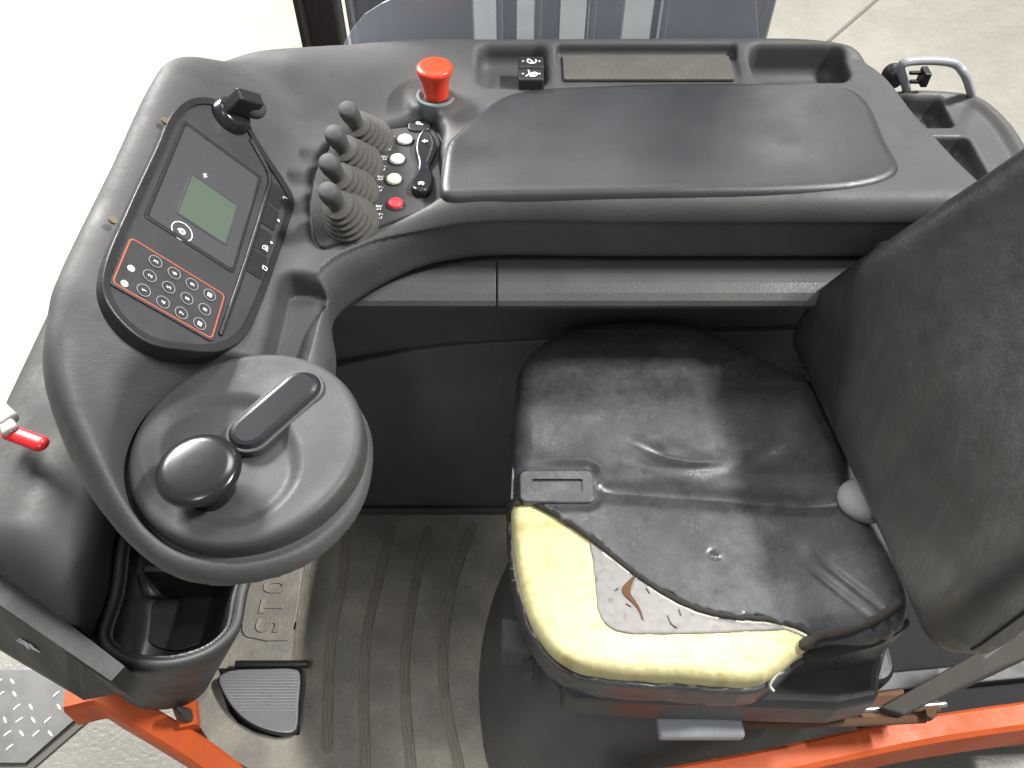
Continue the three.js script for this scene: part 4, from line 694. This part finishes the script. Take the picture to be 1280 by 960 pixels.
// ---------------------------------------------------------------- rear tray and guard
{
  const t = thing('rear_tray', 'grey moulded rear tray with two open pockets behind the armrest console', 'tray');
  const o = polySdf(smooth2([[0.484, -1.0436], [0.5489, -1.0903], [0.6276, -1.0966], [0.6869, -1.08], [0.7095, -1.024], [0.7124, -0.9494], [0.7046, -0.8242], [0.5856, -0.7218], [0.4532, -0.7641]], 4));
  const f = (x, y, z) => { let d = smax(o(x, z), y - .66 + .010 * sstep(-.012, -.030, o(x, z)), .016); d = Math.max(d, .59 - y); d = smax(d, -box3(x, y, z, .597, .67, -1.045, .036, .05, .032, .010), .006); return smax(d, -box3(x, y, z, .612, .67, -.925, .030, .05, .065, .010), .006); };
  part('tray', mould(f, [.42, .575, -1.14], [.80, .68, -.70], .0042), M.rail, t);
}
{
  const P = [[0.5819, 0.66, -1.0903], [0.5486, 0.715, -1.0667], [0.5708, 0.718, -1.0699], [0.6228, 0.715, -1.0667], [0.6321, 0.71, -1.0547], [0.6744, 0.66, -1.0779]];
  const t = thing('guard_loop', 'grey loop handle standing at the edge of the rear tray', 'handle');
  part('loop', capped(P, .0062, 80, 12), std([.30, .31, .33], .5, { roughnessMap: rep(roughSmudge, 4) }), t);
  const [k] = [[0.5555, 0.68, -1.0936]]; const kn = new THREE.SphereGeometry(.018, 20, 14); kn.scale(.9, 1, 1); kn.translate(...k); part('roller', kn, M.black, t, 'black round roller');
  const [c1, c2, c3] = [[0.5816, 0.68, -1.0874], [0.6004, 0.68, -1.0915], [0.601, 0.68, -1.075]]; part('clip', [rbox(.010, .022, .022, .002, c2[0], .68, c2[2]), rbox(.024, .005, .005, .001, (c1[0] + c2[0]) / 2, .684, c2[2] - .004), rbox(.024, .005, .005, .001, (c1[0] + c2[0]) / 2, .676, c2[2] + .006)], M.black, t, 'small black clip');
}

// ---------------------------------------------------------------- windscreen and mast beyond it
{
  const t = thing('windscreen', 'clear plastic screen standing on the far edge of the console', 'screen');
  const o = [[-0.24, 0.7245], [-0.225, 0.7483], [-0.2014, 0.7736], [-0.1754, 0.7892], [-0.1448, 0.8023]].concat([[-.02, .90], [.34, .90]], [[0.3255, 0.8045], [0.3392, 0.7599], [0.3489, 0.7281]]);
  part('pane', plate(o, -1.096, -1.092, .001), M.glass, t);
  part('sealing_strip', rbox(.54, .010, .012, .003, .095, .727, -1.0885), M.dirtTray, t, 'dusty sealing strip');
}
const post = (x0, x1, z, m, label, dep = .06) => { const t = thing('mast_post', label, 'mast post', [0, 0, 0]); part('channel', rbox(x1 - x0, 2.4, dep, .006, (x0 + x1) / 2, .85, z), m, t); part('edge_flange', rbox(.012, 2.4, dep + .03, .004, x0 + .006, .85, z + .008), m, t); return t; };
{
  const X = (a) => a;
  const z = -1.45, xs = [[-0.38, 0.5664], [-0.311, 0.5664], [-0.3022, 0.5664], [-0.0734, 0.5664], [-0.0279, 0.5664], [0.0088, 0.5664], [0.0411, 0.5664], [0.0866, 0.5664], [0.1364, 0.5664], [0.201, 0.5664], [0.267, 0.5664], [0.4724, 0.5664]].map(p => p[0]);
  post(xs[0], xs[1], z, M.mast, 'dark brown mast post beside the rounded end of the clear screen');
  post(xs[2], xs[3], z - .06, M.mastGrey, 'widest slate grey mast plate behind the clear screen');
  post(xs[4], xs[5], z, M.mastGrey, 'slim slate mast post between two bright gaps behind the emergency stop side', .04);
  post(xs[6], xs[7], z, M.mastGrey, 'slate mast post behind the twin rocker switch', .05);
  post(xs[8], xs[9], z, M.mastGrey, 'slate mast post behind the middle of the document tray', .05);
  post(xs[10], xs[11], z - .03, M.mastGrey, 'broad slate mast post behind the rear pocket end of the screen', .08);
}

// ---------------------------------------------------------------- red tag on a white strap
{
  const [a, b] = [[-0.6588, 0.47, -0.611], [-0.5976, 0.47, -0.5874]];
  const t = thing('red_tag', 'glossy red plastic tag tied with white tape on the cowl', 'tag', [0, 0, 0]);
  const L = Math.hypot(b[0] - a[0], b[2] - a[2]); const g = new THREE.CapsuleGeometry(.0115, L - .018, 8, 20); g.rotateZ(Math.PI / 2); g.scale(1, .6, 1); g.rotateY(-Math.atan2(b[2] - a[2], b[0] - a[0])); g.translate((a[0] + b[0]) / 2, .47, (a[2] + b[2]) / 2);
  part('tag', g, M.redPlastic, t);
  const rg = new THREE.TorusGeometry(.006, .0014, 8, 24); rg.rotateX(Math.PI / 2); rg.translate(a[0] + .012, .478, a[2] + .002); part('eyelet', rg, M.steel, t);
  const s = [[-0.7095, 0.478, -0.6544], [-0.6702, 0.478, -0.6348], [-0.6514, 0.478, -0.6181], [-0.6393, 0.478, -0.608]]; part('strap', [rbox(.05, .016, .026, .006).rotateY(-.7).translate(s[1][0], .476, s[1][2]), rbox(.024, .014, .020, .005).rotateY(-.9).translate(s[2][0], .475, s[2][2] + .006)], M.whiteTape, t, 'crumpled white tape');
}

renderer.render(scene, camera);
